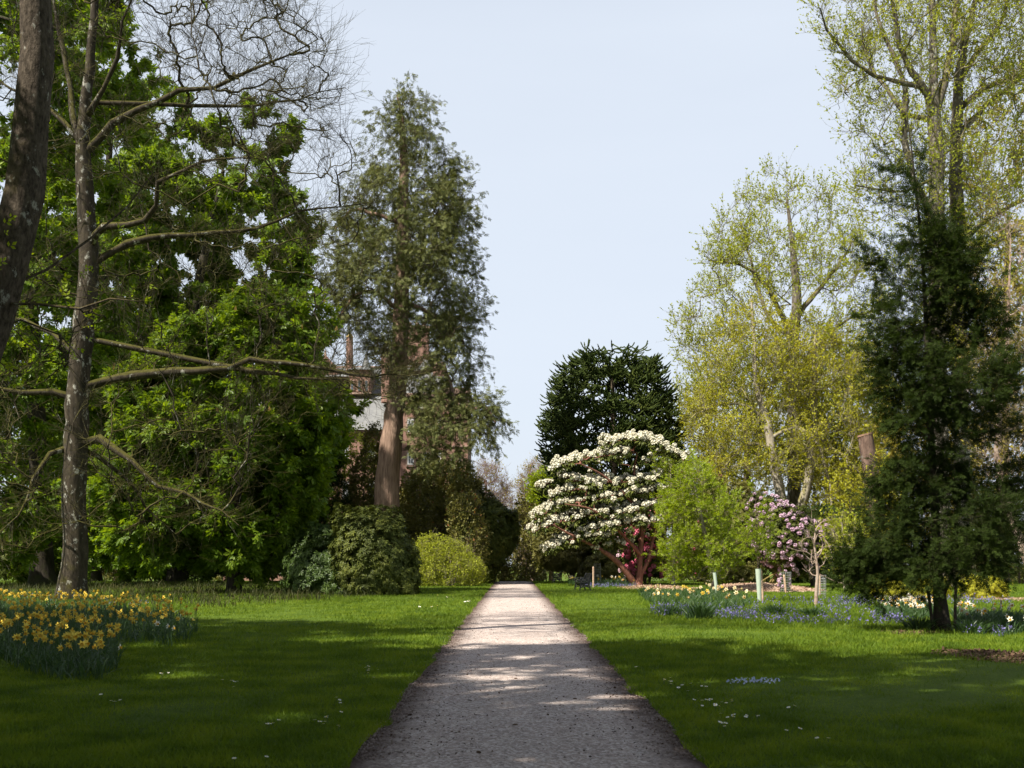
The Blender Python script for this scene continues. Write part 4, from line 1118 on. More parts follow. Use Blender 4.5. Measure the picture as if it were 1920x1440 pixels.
shrub("ivy_clad_stump", "broad mossy stump wrapped in yellow-green ivy right of the dark evergreen's stem", "stump",
      rows((1080, 1805, 1870), (1095, 1800, 1885), (1115, 1800, 1888), (1130, 1805, 1885)), 47, M["yellowleaf"], 19, n=1300, size=(.08, .13), lump=.4, lscale=.6, stems=3)

# --- the dark evergreen standing near on the right
crown_tree("dark_evergreen_tree", "irregular dark green evergreen with thin spire top, tied between two stakes at right", "tree",
    [(1767, 1187), (1764, 1140), (1760, 1090), (1757, 1050), (1752, 900), (1742, 760), (1738, 620), (1731, 480), (1716, 330), (1702, 222)], 25.3, [13.5, 11.5, 10, 8.5, 7, 5.5, 4.2, 3, 2, .8],
    rows((212, 1697, 1708), (280, 1690, 1722), (330, 1682, 1738), (385, 1678, 1752), (412, 1700, 1750), (440, 1650, 1785), (490, 1632, 1812), (525, 1690, 1800), (560, 1668, 1850), (600, 1640, 1860), (660, 1648, 1882), (740, 1658, 1900), (800, 1668, 1895), (860, 1655, 1905), (930, 1640, 1915), (1000, 1628, 1925), (1050, 1600, 1920), (1080, 1630, 1880)),
    M["bark_dark"], M["yew"], seed=34, targets=210, shell=.45, lump=.9, lscale=1.0, rise=.0, pen=.8, curl=-.05, rt=.0065, pw=.5, twig=(3000, .6, .004), twig_up=.0, sub=(10000, .32, .0025), twig_flat=.55,
    nleaf=84000, lsize=(.09, .16), env2=[(rows((1040, 1620, 1700), (1060, 1592, 1720), (1080, 1600, 1730), (1095, 1640, 1720)), 45, -.3)], tmpl=FERN, out=.35, up=1.2, droop=.15, minseed=.75, flare=1.5,
    limbs=[([(1763, 1130), (1778, 1095), (1795, 1060), (1800, 1000)], -.5, 6, 2)])
crown_tree("leaning_birch_tree", "thin pinkish-white trunk slanting up behind the dark evergreen at the right edge", "tree",
    [(1962, 1151), (1940, 1080), (1914, 1015), (1896, 962), (1880, 912), (1870, 852), (1875, 780), (1885, 700), (1890, 640), (1893, 540), (1896, 440)], 34, [9, 8.5, 8, 7.5, 7, 6.5, 5.5, 4.5, 3.5, 2.5, 1],
    rows((400, 1870, 1930), (480, 1850, 1970), (600, 1835, 1990), (720, 1830, 1990), (840, 1835, 1990), (900, 1860, 1990)),
    M["bark_pink"], M["bronze"], seed=35, targets=130, shell=.4, lump=.3, lscale=1.5, rise=.3, rt=.007, twig=(900, .8, .005), sub=(2200, .4, .003), nleaf=4200, lsize=(.07, .12), tmpl=KITE, minseed=3.5)

# --- far vegetation closing the view at the end of the path and between the trunks
fk = dict(shell=.5, lump=.3, lscale=4, rise=.4, curl=.25, rt=.018, tmpl=KITE, out=.3, up=.4)
crown_tree("bare_purple_tree", "purple-brown leafless tree far off at the end of the path, left side", "tree",
    [(915, 1080), (914, 1000), (912, 900)], 150, [5, 4, 2], rows((868, 905, 925), (890, 890, 945), (930, 880, 960), (990, 880, 970), (1050, 885, 965)),
    M["twig_purple"], M["bronze"], seed=41, targets=240, twig=(2600, 1.6, .018), sub=(6000, 1.0, .014), nleaf=2500, lsize=(.2, .3), minseed=2, **fk)
crown_tree("bare_purple_tree", "pale brown leafless tree far off above the end of the path, right side", "tree",
    [(1000, 1080), (1000, 1000), (1002, 900)], 165, [5, 4, 2], rows((868, 990, 1020), (885, 980, 1045), (930, 975, 1055), (1000, 970, 1060), (1060, 975, 1050)),
    M["twig_purple"], M["bronze"], seed=42, targets=240, twig=(2600, 1.6, .018), sub=(6000, 1.0, .014), nleaf=5000, lsize=(.2, .32), minseed=2, **fk)
crown_tree("olive_tree", "yellow-olive tree at the far end of the path left of the white rhododendron", "tree",
    [(1035, 1088), (1034, 1030), (1030, 960)], 112, [5, 4, 2], rows((915, 1010, 1050), (935, 990, 1075), (970, 978, 1090), (1010, 972, 1095), (1050, 985, 1090)),
    M["bark_brown"], M["olive_light"], seed=43, targets=170, twig=(1500, 1.2, .012), sub=(3400, .6, .009), nleaf=8500, lsize=(.22, .34), minseed=1.5, **fk)
crown_tree("bright_green_tree", "vivid green small maple peeping out left of the top of the white rhododendron", "tree",
    [(1075, 1090), (1070, 1000), (1062, 900)], 96, [4, 3.5, 2], rows((870, 1040, 1075), (890, 1008, 1090), (925, 1000, 1095), (950, 1015, 1090)),
    M["bark_brown"], M["lime"], seed=44, targets=110, twig=(800, .9, .01), sub=(1800, .5, .007), nleaf=4200, lsize=(.2, .3), minseed=5, **fk)
shrub("olive_shrub", "olive evergreen shrub with bare lower stems behind the two park benches", "bush",
      rows((985, 1040, 1110), (1000, 1012, 1140), (1030, 1003, 1150), (1055, 1010, 1155), (1072, 1030, 1150)), 92, M["olive_light"], 21, n=8500, size=(.14, .22), lump=.4, lscale=1.2, stems=14, base_px=1075)
shrub("olive_shrub", "hazy olive bushes closing the far end of the gravel path", "bush",
      rows((1015, 965, 1000), (1030, 950, 1015), (1055, 942, 1022), (1080, 938, 1025), (1092, 940, 1020)), 118, M["olive_light"], 22, n=5000, size=(.18, .28), tmpl=KITE, axis=False, lump=.4, lscale=1.3, twig=900)
shrub("olive_shrub", "dull green shrub between the white rhododendron's stem and the far bench", "bush",
      rows((1010, 1110, 1150), (1030, 1090, 1175), (1060, 1085, 1185), (1092, 1090, 1185)), 84, M["olive"], 23, n=5000, size=(.14, .22), lump=.5, lscale=1.0)

# a belt of far woodland seen only through gaps
def far_wood():
    rng = np.random.default_rng(9)
    ch, br = [], []
    for k in range(46):
        x = -95 + k * 4.4 + rng.uniform(-2, 2)
        y = 165 + rng.uniform(0, 45)
        if -14 < x < 10: y += 60
        g = float(gz(x, y)); H_ = rng.uniform(8, 13)
        n = 900
        a = rng.normal(0, 1, (n, 3)); a = nrm(a) * rng.uniform(.5, 1, (n, 1)) ** .5
        p = np.array([x, y, g + H_ * .55]) + a * np.array([4.0, 4.0, H_ * .5]) * rng.uniform(.7, 1.15, (n, 1))
        yv, z = rand_frames(rng, n, a, .5)
        ch.append(leaves(p, yv, z, rng.uniform(.5, .9, n), TRIO))
        st_ = densify([(x, y, g - .2), (x + rng.normal(0, .4), y, g + H_ * .5), (x, y, g + H_ * .9)], 2)
        br.append(tubes(st_, np.linspace(.3, .05, len(st_)), 6))
    for b in br: ch.append((b[0], b[1], 1))
    tag(build("far_woodland", ch, [M["olive"], M["bark_brown"]]), "dim olive woodland far behind, glimpsed between the nearer trees", "woodland", kind="stuff")
far_wood()

# hedging and thickets that stop the view beneath the crowns
shrub("evergreen_hedge", "dark evergreen undergrowth behind the chestnut trunks at far left", "bush",
      rows((955, -120, 60), (980, -190, 140), (1030, -220, 170), (1078, -220, 165)), 100, M["rhodo_dark"], 51, n=6500, size=(.28, .45), lump=.4, lscale=2)
shrub("evergreen_hedge", "dark evergreen undergrowth behind the bare tree and right of its trunk", "bush",
      rows((930, 230, 330), (960, 180, 400), (1020, 160, 420), (1074, 165, 420)), 104, M["olive"], 52, n=6500, size=(.28, .45), lump=.45, lscale=2)
shrub("evergreen_hedge", "dark evergreen undergrowth under the right half of the broad chestnut", "bush",
      rows((900, 430, 530), (940, 400, 590), (1010, 385, 610), (1076, 390, 600)), 98, M["rhodo_dark"], 53, n=6500, size=(.28, .45), lump=.4, lscale=2)
shrub("background_shrub", "tawny brown thicket behind the dark evergreen, left of its stem", "bush",
      rows((760, 1660, 1740), (830, 1630, 1800), (930, 1620, 1830), (1030, 1630, 1830), (1085, 1640, 1820)), 82, M["bronze"], 54, n=12000, size=(.16, .28), tmpl=KITE, axis=False, lump=.35, lscale=1.8, twig=1500)
shrub("background_shrub", "dull green thicket behind the leaning birch at the right edge", "bush",
      rows((740, 1850, 1950), (820, 1800, 2020), (930, 1790, 2040), (1040, 1800, 2030), (1085, 1810, 2020)), 78, M["olive"], 55, n=12000, size=(.16, .28), tmpl=KITE, axis=False, lump=.35, lscale=1.8, twig=1500)

# ------------------------------------------------------------------ the mansion
def box(x0, x1, y0, y1, z0, z1, mi=0):
    v = np.array([[x, y, z] for z in (z0, z1) for y in (y0, y1) for x in (x0, x1)], float)
    f = np.array([[0, 2, 3, 1], [4, 5, 7, 6], [0, 1, 5, 4], [2, 6, 7, 3], [0, 4, 6, 2], [1, 3, 7, 5]])
    return v, f, mi

def cone(x, y, z0, z1, r0, r1, n=10, mi=0):
    P = np.array([[x, y, z0], [x, y, (z0 + z1) / 2], [x, y, z1]], float)
    return (*tubes(P, np.array([r0, (r0 + r1) / 2, max(r1, .01)]), n)[:2], mi)

def prism(x0, x1, yf, yb, z0, z1, ym=None, inset=0.0, mi=0):
    """pitched roof, ridge along x"""
    ym = (yf + yb) / 2 if ym is None else ym
    v = np.array([[x0, yf, z0], [x1, yf, z0], [x1, yb, z0], [x0, yb, z0], [x0 + inset, ym, z1], [x1 - inset, ym, z1]], float)
    q = np.array([[0, 1, 5, 4], [2, 3, 4, 5], [3, 2, 1, 0]])
    t = np.array([[1, 2, 5], [3, 0, 4]])
    return (v, q, mi), (v, t, mi)

def gable_y(x0, x1, yf, yb, z0, z1, mi=0):
    """pitched roof, ridge along y"""
    xm = (x0 + x1) / 2
    v = np.array([[x0, yf, z0], [x1, yf, z0], [x1, yb, z0], [x0, yb, z0], [xm, yf, z1], [xm, yb, z1]], float)
    q = np.array([[1, 2, 5, 4], [3, 0, 4, 5], [0, 3, 2, 1]])
    t = np.array([[0, 1, 4], [2, 3, 5]])
    return (v, q, mi), (v, t, mi)

def mansion():
    D = 116.0
    k = D / F
    X = lambda px: (px - CX) * k
    Z = lambda py: EYE + (HZ - py) * k
    g = -1.3
    base = (X(700), D, g)
    r = thing("mansion", base, "large red sandstone mansion with grey slate roofs, chimneys and turret behind the conifer", "house")
    part = lambda n, c, m, p=r: kid(build(n, c, m, p, base if p is r else tuple(np.array(base))))
    def sub(n, c, m, p): return kid(build(n, c, m, p, base))
    wall = part("wall", [box(X(420), X(762), D, D + 26, g, Z(812)), box(X(762), X(872), D - 6, D + 18, g, Z(760))], M["stone"])
    part("cornice", [box(X(418), X(764), D - .35, D + 26.3, Z(812), Z(807)), box(X(760), X(850), D - 6.3, D + 18.3, Z(760), Z(754))], M["trimstone"])
    roof = part("roof", [*prism(X(415), X(766), D - .6, D + 27, Z(807), Z(648), D + 13)], M["slate"])
    sub("ridge", [box(X(416), X(764), D + 12.8, D + 13.2, Z(649), Z(646))], M["trimstone"], roof)
    part("roof", [*prism(X(770), X(846), D - 4.5, D + 16, Z(754), Z(650), D + 5, 1.2)], M["slate"])
    # attic block of windows standing on the slope
    def dormer(px0, px1, pt, pb, dep, gtop=None, nwin=3):
        yf = D + dep
        d = part("dormer", [box(X(px0), X(px1), yf, yf + 7, Z(pb), Z(pt))], M["stone"])
        sub("sill", [box(X(px0) - .15, X(px1) + .15, yf - .2, yf, Z(pb), Z(pb - 3))], M["trimstone"], d)
        w_ = (X(px1) - X(px0)) / nwin
        for i in range(nwin):
            a = X(px0) + w_ * (i + .2)
            wn = sub("window", [box(a, a + w_ * .6, yf - .12, yf - .02, Z(pb - 5), Z(pt + (pb - pt) * .42))], M["trimstone"], d)
            build_pane(a, a + w_ * .6, yf, Z(pb - 6), Z(pt + (pb - pt) * .46), d)
        if gtop:
            sub("gable", [*gable_y(X(px0) - .1, X(px1) + .1, yf - .15, yf + 7, Z(pt), Z(gtop))], M["stone"], d)
            sub("finial", [cone(X((px0 + px1) / 2), yf, Z(gtop) - .1, Z(gtop - 9), .16, .05)], M["trimstone"], d)
        else:
            sub("dormer_roof", [*prism(X(px0) - .2, X(px1) + .2, yf - .3, yf + 7, Z(pt), Z(pt - 16), None, .8)], M["slate"], d)
    def build_pane(a, b, yf, z0, z1, p):
        sub("pane", [box(a + .12, b - .12, yf - .17, yf - .121, z0, z1)], M["glass"], p)
    dormer(640, 682, 676, 724, 5.6, None, 3)
    dormer(588, 636, 690, 724, 5.6, None, 3)
    dormer(566, 612, 672, 704, 7.4, 640, 2)
    dormer(470, 520, 690, 724, 5.6, 660, 2)
    t = part("turret", [cone(X(721), D + 4, Z(745), Z(642), .75, .72, 14)], M["stone"])
    for q in (655, 672, 690):
        sub("string_course", [cone(X(721), D + 4, Z(q + 1.6), Z(q), .82, .82, 14)], M["trimstone"], t)
    sub("turret_cap", [cone(X(721), D + 4, Z(642), Z(618), .85, .05, 14)], M["slate"], t)
    def chimney(px, pt, pb, dep, w_, pots=2, cap="leadcap", round_=False):
        y = D + dep
        c = part("chimney", [cone(X(px), y, Z(pb), Z(pt), w_, w_ * .92, 8) if round_ else box(X(px) - w_, X(px) + w_, y, y + 1.6, Z(pb), Z(pt))], M["stone"])
        if round_:
            sub("chimney_cap", [cone(X(px), y, Z(pt), Z(pt - 10), w_ * 1.1, .1, 8)], M[cap], c)
        else:
            sub("chimney_cap", [box(X(px) - w_ - .15, X(px) + w_ + .15, y - .15, y + 1.75, Z(pt), Z(pt - 4))], M["trimstone"], c)
            for i in range(pots):
                sub("chimney_pot", [cone(X(px) - w_ * .6 + i * w_ * 1.2 / max(1, pots - 1), y + .8, Z(pt - 4), Z(pt - 14), .22, .18, 8)], M["trimstone"], c)
    chimney(633, 600, 668, 9, .4, 0, "leadcap", True)
    chimney(776, 600, 668, 4, 1.25, 3)
    chimney(824, 690, 742, 0, .6, 2)
    chimney(455, 612, 662, 11, 1.2, 3)
    part("spire", [cone(X(664), D + 10, Z(690), Z(628), 1.0, .05, 8)], M["slate"])
    # corner tower at the right
    yf = D - 8
    tw = part("tower", [box(X(842), X(884), yf, yf + 9, g, Z(760))], M["stone"])
    sub("parapet", [box(X(838), X(888), yf - .25, yf + 9.25, Z(760), Z(750))], M["trimstone"], tw)
    sub("tower_roof", [*prism(X(840), X(886), yf, yf + 9, Z(750), Z(736), None, 1.0)], M["slate"], tw)
    for q in (800, 850, 900):
        sub("string_course", [box(X(840), X(886), yf - .12, yf, Z(q + 3), Z(q))], M["trimstone"], tw)
    def window(px0, px1, pt, pb, yf):
        w_ = part("window", [box(X(px0), X(px1), yf - .1, yf - .003, Z(pb), Z(pt))], M["trimstone"])
        sub("frame", [box(X(px0) + .18, X(px1) - .18, yf - .14, yf - .101, Z(pb) + .18, Z(pt) - .18)], M["whitepaint"], w_)
        a, b, z0, z1 = X(px0) + .26, X(px1) - .26, Z(pb) + .28, Z(pt) - .28
        for i in range(2):
            for j in range(2):
                xa = a + (b - a) * i / 2 + .04; xb = a + (b - a) * (i + 1) / 2 - .04
                za = z0 + (z1 - z0) * j / 2 + .04; zb = z0 + (z1 - z0) * (j + 1) / 2 - .04
                sub("pane", [box(xa, xb, yf - .17, yf - .141, za, zb)], M["glass"], w_)
    for a, b, c, d in ((772, 790, 856, 884), (800, 818, 856, 884), (826, 838, 856, 884), (772, 790, 796, 826), (800, 818, 796, 826), (826, 838, 796, 826), (786, 806, 768, 784)):
        window(a, b, c, d, D - 6)
    for a in (852, 866):
        window(a, a + 9, 812, 840, yf); window(a, a + 9, 864, 892, yf); window(a, a + 9, 772, 792, yf)
    for a in (440, 490, 540, 590, 640, 690, 735):
        window(a, a + 18, 830, 864, D); window(a, a + 18, 900, 940, D)
mansion()

# ------------------------------------------------------------------ cut trunk, benches, stakes, guards
def cut_trunk():
    Y = 78
    pts = [at(1665, 1104, Y), at(1650, 1000, Y), at(1638, 910, Y), at(1623, 814, Y)]
    pts[0][2] = -.1
    st = densify(pts, .5); rad = np.linspace(.7, .5, len(st))
    base = (pts[0][0], Y, 0.0)
    r = thing("cut_tree_trunk", base, "leaning reddish dead trunk sawn off short left of the dark evergreen's crown", "tree trunk")
    kid(build("trunk", [tubes(st, rad, 14)], bark_mat("weathered_red_bark", (.06, .038, .03), (.21, .14, .11), (.2, .18, .15), None, .6, 5, .3, .9), r, base, True))
    c = st[-1]; a = np.arange(14) * 2 * np.pi / 14
    ring = np.stack([c[0] +   .52 * np.cos(a), c[1] +   .52 * np.sin(a), c[2] + .02 + .14 * np.cos(a)], 1)
    low = ring - np.array([0, 0, .12])
    v = np.vstack([ring, low, c[None] + [0, 0, .03]])
    f = np.array([[i, (i + 1) % 14, 28] for i in range(14)])
    q = np.array([[14 + i, 14 + (i + 1) % 14, (i + 1) % 14, i] for i in range(14)])
    kid(build("sawn_top", [(v, f, 0), (v, q, 0)], M["cutwood"], r, base))
cut_trunk()

def bars(lines, rad, sides=5):
    ch = []
    for L, rr in zip(lines, rad if isinstance(rad, (list, tuple)) else [rad] * len(lines)):
        p = densify(np.array(L, float), .05)
        ch.append(tubes(p, np.full(len(p), rr), sides))
    return ch

def bench(x, y, rz, label):
    """cast-iron park bench looking along local -x"""
    z0 = float(gz(x, y)) + .03
    r = thing("park_bench", (0, 0, 0), label, "bench", "park benches beside the path")
    for s in (-.75, .75):
        L = [[(-.3, s, 0), (-.28, s, .2), (-.25, s, .42), (-.29, s, .6), (-.22, s, .66), (-.05, s, .64), (.16, s, .66)],
             [(.28, s, 0), (.2, s, .22), (.16, s, .42), (.24, s, .75), (.33, s, .92)],
             [(-.27, s, .42), (0, s, .39), (.17, s, .42)], [(-.29, s, .16), (0, s, .24), (.22, s, .18)],
             [(-.26, s, .42), (-.1, s, .3), (.05, s, .3), (.17, s, .2)], [(-.28, s, .2), (-.12, s, .32), (.06, s, .28), (.17, s, .4)],
             [(-.26, s, .6), (-.12, s, .5), (.02, s, .6), (.16, s, .5)], [(-.25, s, .45), (-.1, s, .58), (.04, s, .46), (.18, s, .6)],
             [(-.33, s, .62), (-.37, s, .58), (-.33, s, .54), (-.29, s, .57)], [(-.36, s, .0), (-.3, s, .02), (-.24, s, .0)], [(.22, s, .0), (.28, s, .02), (.34, s, .0)]]
        kid(build("end_frame", bars(L, [.034, .034, .03, .026, .024, .024, .024, .024, .024, .028, .028]), M["iron"], r, (0, 0, 0), True))
    sl = [box(-.27 + i * .088, -.2 + i * .088, -.8, .8, .425, .45) for i in range(5)]
    kid(build("seat", sl, M["iron"], r))
    bk = []
    for i in range(5):
        z = .5 + i * .088; x_ = .185 + (z - .42) * .3
        v, f, _ = box(x_ - .012, x_ + .012, -.8, .8, z, z + .07); v[:, 0] += (v[:, 2] - z) * .3
        bk.append((v, f, 0))
    kid(build("backrest", bk, M["iron"], r))
    r.location = (x, y, z0); r.rotation_euler = (0, 0, rz)
    return r
bench((1094 - CX) * 59 / F, 59, .12, "black cast-iron bench on the right lawn in front of the wooden post")
bench((1047 - CX) * 79 / F, 79, -.12, "farther black cast-iron bench at the right edge of the path's end")

def post(name, label, px, ptop, pbot, wpx, m, Y=None, lean=0.0, cat="stake", group=None):
    Y = Y or F * EYE / (pbot - HZ)
    b = at(px, pbot, Y); b[2] = float(gz(b[0], Y))
    t = at(px + lean, ptop, Y)
    r_ = wpx / 2 * Y / F
    p = np.array([b - [0, 0, .15], b * .5 + t * .5, t - [0, 0, r_ * 1.2], t])
    o = build(name, [tubes(p, np.array([r_, r_, r_, r_ * .35]), 8)], m, None, tuple(b))
    return tag(o, label, cat, group)
post("wooden_post", "slim pale wooden post standing behind the nearer black bench", 1113.5, 1062, 1103, 3.4, M["stake"], cat="post")
post("support_stake", "dark stake left of the dark evergreen's stem", 1752, 1098, 1187, 6, M["darkstake"], lean=-12, group="stakes")
post("support_stake", "dark stake right of the dark evergreen's stem", 1791, 1096, 1187, 6, M["darkstake"], lean=2, group="stakes")
post("support_stake", "pale stake inside the wire mesh guard near the wood-chip mound", 1475, 1077, 1113, 4, M["stake"], lean=-4, group="stakes")
post("support_stake", "pale stake directly behind the bare sapling's stem", 1538, 1076, 1120, 4, M["stake"], group="stakes")
post("support_stake", "small brown stake among the white narcissi near the right edge", 1878, 1124, 1156, 3.5, M["darkstake"], group="stakes")
post("support_stake", "thin stake fixed to the right side of the tall pale tree tube", 1432, 1068, 1130, 4, M["stake"], Y=43.4, lean=-4, group="stakes")
post("support_stake", "dark stake just left of the shorter pale tree tube", 1340, 1088, 1116, 4.5, M["darkstake"], Y=53.5, lean=-2, group="stakes")

def tree_tube(px, ptop, pbot, w0, w1, lean, label, Y):
    b = at(px, pbot, Y); b[2] = 0
    t = at(px + lean, ptop, Y)
    r0, r1 = w0 / 2 * Y / F, w1 / 2 * Y / F
    P_ = np.array([b, b * .5 + t * .5, t]); inner = P_[::-1]
    ch = [tubes(P_, np.array([r0, (r0 + r1) / 2, r1]), 12), tubes(inner, np.array([r1, (r0 + r1) / 2, r0]) - .012, 12)]
    a = np.arange(12) * 2 * np.pi / 12
    ring = lambda q: np.stack([t[0] + q * np.cos(a), np.full(12, t[1]) + q * np.sin(a), np.full(12, t[2])], 1)
    v = np.vstack([ring(r1 + .012), ring(r1 - .016)])
    f = np.array([[i, (i + 1) % 12, 12 + (i + 1) % 12, 12 + i] for i in range(12)])
    ch.append((v, f, 0))
    return tag(build("tree_tube", ch, M["tube"], None, tuple(b), True), label, "tree guard", "plastic tree tubes")
tree_tube(1425.5, 1066, 1131, 7.5, 11, -3, "taller pale green plastic tube round a slim sapling on the lawn", 43)
tree_tube(1345.5, 1073, 1116, 6, 6.5, -5, "shorter pale plastic tube under the lime green maple", 53)

def mesh_guard(px, ptop, pbot, wpx, label):
    Y = F * EYE / (pbot - HZ)
    b = at(px, pbot, Y); b[2] = 0; H_ = (pbot - ptop) * Y / F; R_ = wpx / 2 * Y / F
    ch = []
    for k in range(14):
        a = k * 2 * np.pi / 14
        ch.append(tubes(np.array([[b[0] + R_ * math.cos(a), Y + R_ * math.sin(a), z] for z in (0, H_ / 2, H_)]), np.full(3, .006), 4))
    for j in range(9):
        z = H_ * (j + .5) / 9; a = np.linspace(0, 2 * np.pi, 20)
        ch.append(tubes(np.stack([b[0] + R_ * np.cos(a), Y + R_ * np.sin(a), np.full(20, z)], 1), np.full(20, .006), 4))
    return tag(build("wire_guard", ch, M["meshguard"], None, tuple(b)), label, "plant guard", "wire mesh guards")
mesh_guard(1474, 1072, 1112, 20, "wire mesh cylinder round the small planted shrub near the wood-chip mound")
mesh_guard(1121, 1056, 1098, 13, "narrow wire mesh cylinder right of the slim wooden post")
mesh_guard(1540, 1078, 1120, 19, "wire mesh cylinder behind the bare sapling")
shrub("guarded_rhododendron", "tiny pink flowered shrub inside the wire mesh cylinder", "bush",
      rows((1072, 1466, 1474), (1085, 1463, 1480), (1105, 1464, 1482), (1112, 1467, 1480)), 56, M["rhodo_dark"], 61, n=130, size=(.08, .13), blossom=(14, M["pink_flower"], (.07, .1)), stems=3, ntarget=20, rt=.005)

def bare_sapling():
    Y = 39.5
    base_p = at(1531, 1137, Y); base = (base_p[0], Y, 0.0)
    r = thing("bare_sapling", base, "leafless young tree with looping bare twigs in front of the smaller pink rhododendron", "tree")
    tr = seed_line([(1531, 1138), (1532, 1105), (1534, 1075), (1531, 1045), (1528, 1020), (1530, 995)], Y, 0, .12); tr[0][2] = -.05
    kid(build("trunk", [tubes(tr, np.linspace(.075, .025, len(tr)), 10)], M["bark_pink"], r, base, True))
    B = [[(1533, 1052), (1515, 1036), (1495, 1032), (1480, 1026)], [(1532, 1058), (1516, 1046), (1506, 1033), (1504, 1016), (1514, 1008), (1526, 1007)], [(1533, 1076), (1550, 1082), (1566, 1090), (1592, 1096)],
         [(1531, 1040), (1548, 1026), (1572, 1025), (1600, 1027)], [(1530, 1030), (1522, 1008), (1508, 992), (1500, 984)], [(1529, 1015), (1536, 1000), (1546, 1008), (1560, 1035), (1562, 1060)], [(1530, 1000), (1527, 985), (1520, 972)],
         [(1530, 995), (1538, 982), (1552, 975)], [(1533, 1066), (1545, 1058), (1552, 1045), (1565, 1052)], [(1534, 1080), (1524, 1078), (1518, 1070), (1526, 1062)], [(1532, 1045), (1525, 1058), (1522, 1048), (1524, 1030)], [(1531, 1050), (1541, 1034), (1543, 1015), (1536, 1004)]]
    rng = np.random.default_rng(3)
    ch = []
    for b in B:
        s = seed_line(b, Y, rng.uniform(-.5, .5), .1)
        ch.append(tubes(s, np.linspace(.022, .009, len(s)), 6))
        p, t, _, _ = along(rng, s[None], 5, .3, 1)
        g_, R_ = grow(rng, p, side(rng, t, np.full(5, .7)), rng.uniform(.15, .5, 5), np.full(5, .008), 5, .25, .1)
        ch.append(tubes(g_, R_, 4))
    kid(build("branches", ch, M["bark_pink"], r, base, True))
bare_sapling()

# ------------------------------------------------------------------ bark mulch
def mulch(label, px0, px1, p0, p1, h, m, seed, n=1600, size=(.03, .08), col=(.09, .055, .036)):
    rng = np.random.default_rng(seed)
    Y0, Y1 = F * EYE / (p1 - HZ), F * EYE / (p0 - HZ)
    yc, ry = (Y0 + Y1) / 2, (Y1 - Y0) / 2
    xc, rx = ((px0 + px1) / 2 - CX) * yc / F, (px1 - px0) / 2 * yc / F
    K, A = 9, 40
    V = [[xc, yc, h + .035]]
    for k in range(1, K):
        for a in range(A):
            t = a * 2 * np.pi / A; q = k / (K - 1) * (1 + .12 * math.sin(3 * t + seed) + .07 * math.sin(7 * t))
            V.append([xc + rx * q * math.cos(t), yc + ry * q * math.sin(t), .035 + h * (1 - (k / (K - 1)) ** 2) - (.05 if k == K - 1 else 0) + rng.normal(0, .008)])
    f3 = [[0, 1 + a, 1 + (a + 1) % A] for a in range(A)]
    f4 = [[1 + k * A + a, 1 + (k + 1) * A + a, 1 + (k + 1) * A + (a + 1) % A, 1 + k * A + (a + 1) % A] for k in range(K - 2) for a in range(A)]
    soil = plain("mulch_soil", col, .9, .1, 12, .4)
    rr = rng.uniform(0, 1, n) ** .5; t = rng.uniform(0, 2 * np.pi, n)
    q = rr * (1.03 + .12 * np.sin(3 * t + seed) + .07 * np.sin(7 * t))
    p = np.stack([xc + rx * q * np.cos(t), yc + ry * q * np.sin(t), .045 + h * np.maximum(0, 1 - rr ** 2)], 1)
    d = rng.normal(0, 1, (n, 3)); d[:, 2] *= .3
    z = rng.normal(0, .5, (n, 3)); z[:, 2] += 1
    ch = [(V, f3, 0), (V, f4, 0), leaves(p, d, z, rng.uniform(*size, n), OVAL, 1)]
    tag(build("bark_mulch", ch, [soil, m]), label, "mulch", kind="stuff")
mulch("brown bark mulch patch in the grass near the right edge", 1775, 1960, 1224, 1252, .05, M["chips"], 1, 2600)
mulch("dark bare patch in the grass left of the dark evergreen's stem", 1655, 1760, 1185, 1194, .02, M["chips"], 2, 500, (.03, .06), (.03, .02, .014))
mulch("pale mound of wood chips in front of the pink rhododendron", 1345, 1512, 1100, 1113, .28, M["chips_pale"], 3, 3500, (.06, .14), (.3, .2, .14))
mulch("reddish bark mulch round the foot of the white rhododendron", 1165, 1300, 1098.5, 1107, .06, M["chips_pale"], 4, 1500, (.06, .12), (.3, .18, .12))
mulch("pinkish mulch strip at right behind the narcissi", 1790, 1990, 1122, 1130, .04, M["chips_pale"], 5, 900, (.05, .1), (.26, .16, .12))

# ------------------------------------------------------------------ flowers and rough grass
def straps(rng, base_p, h, wd, leanv, K=4, mi=0):
    """bending strap leaves"""
    n = len(base_p)
    s = np.linspace(0, 1, K)
    a = rng.uniform(0, np.pi, n)
    cx, cy = np.cos(a), np.sin(a)
    V = np.zeros((n, K, 2, 3))
    for k, q in enumerate(s):
        c = base_p + np.stack([leanv[:, 0] * q ** 2, leanv[:, 1] * q ** 2, h * (q - .18 * q ** 3)], 1)
        ww = wd * (1 - .85 * q ** 2) / 2
        o = np.stack([cx * ww, cy * ww, np.zeros(n)], 1)
        V[:, k, 0] = c - o; V[:, k, 1] = c + o
    idx = np.arange(n * K * 2).reshape(n, K, 2)
    f = np.stack([idx[:, :-1, 0], idx[:, :-1, 1], idx[:, 1:, 1], idx[:, 1:, 0]], -1).reshape(-1, 4)
    return V.reshape(-1, 3), f, mi

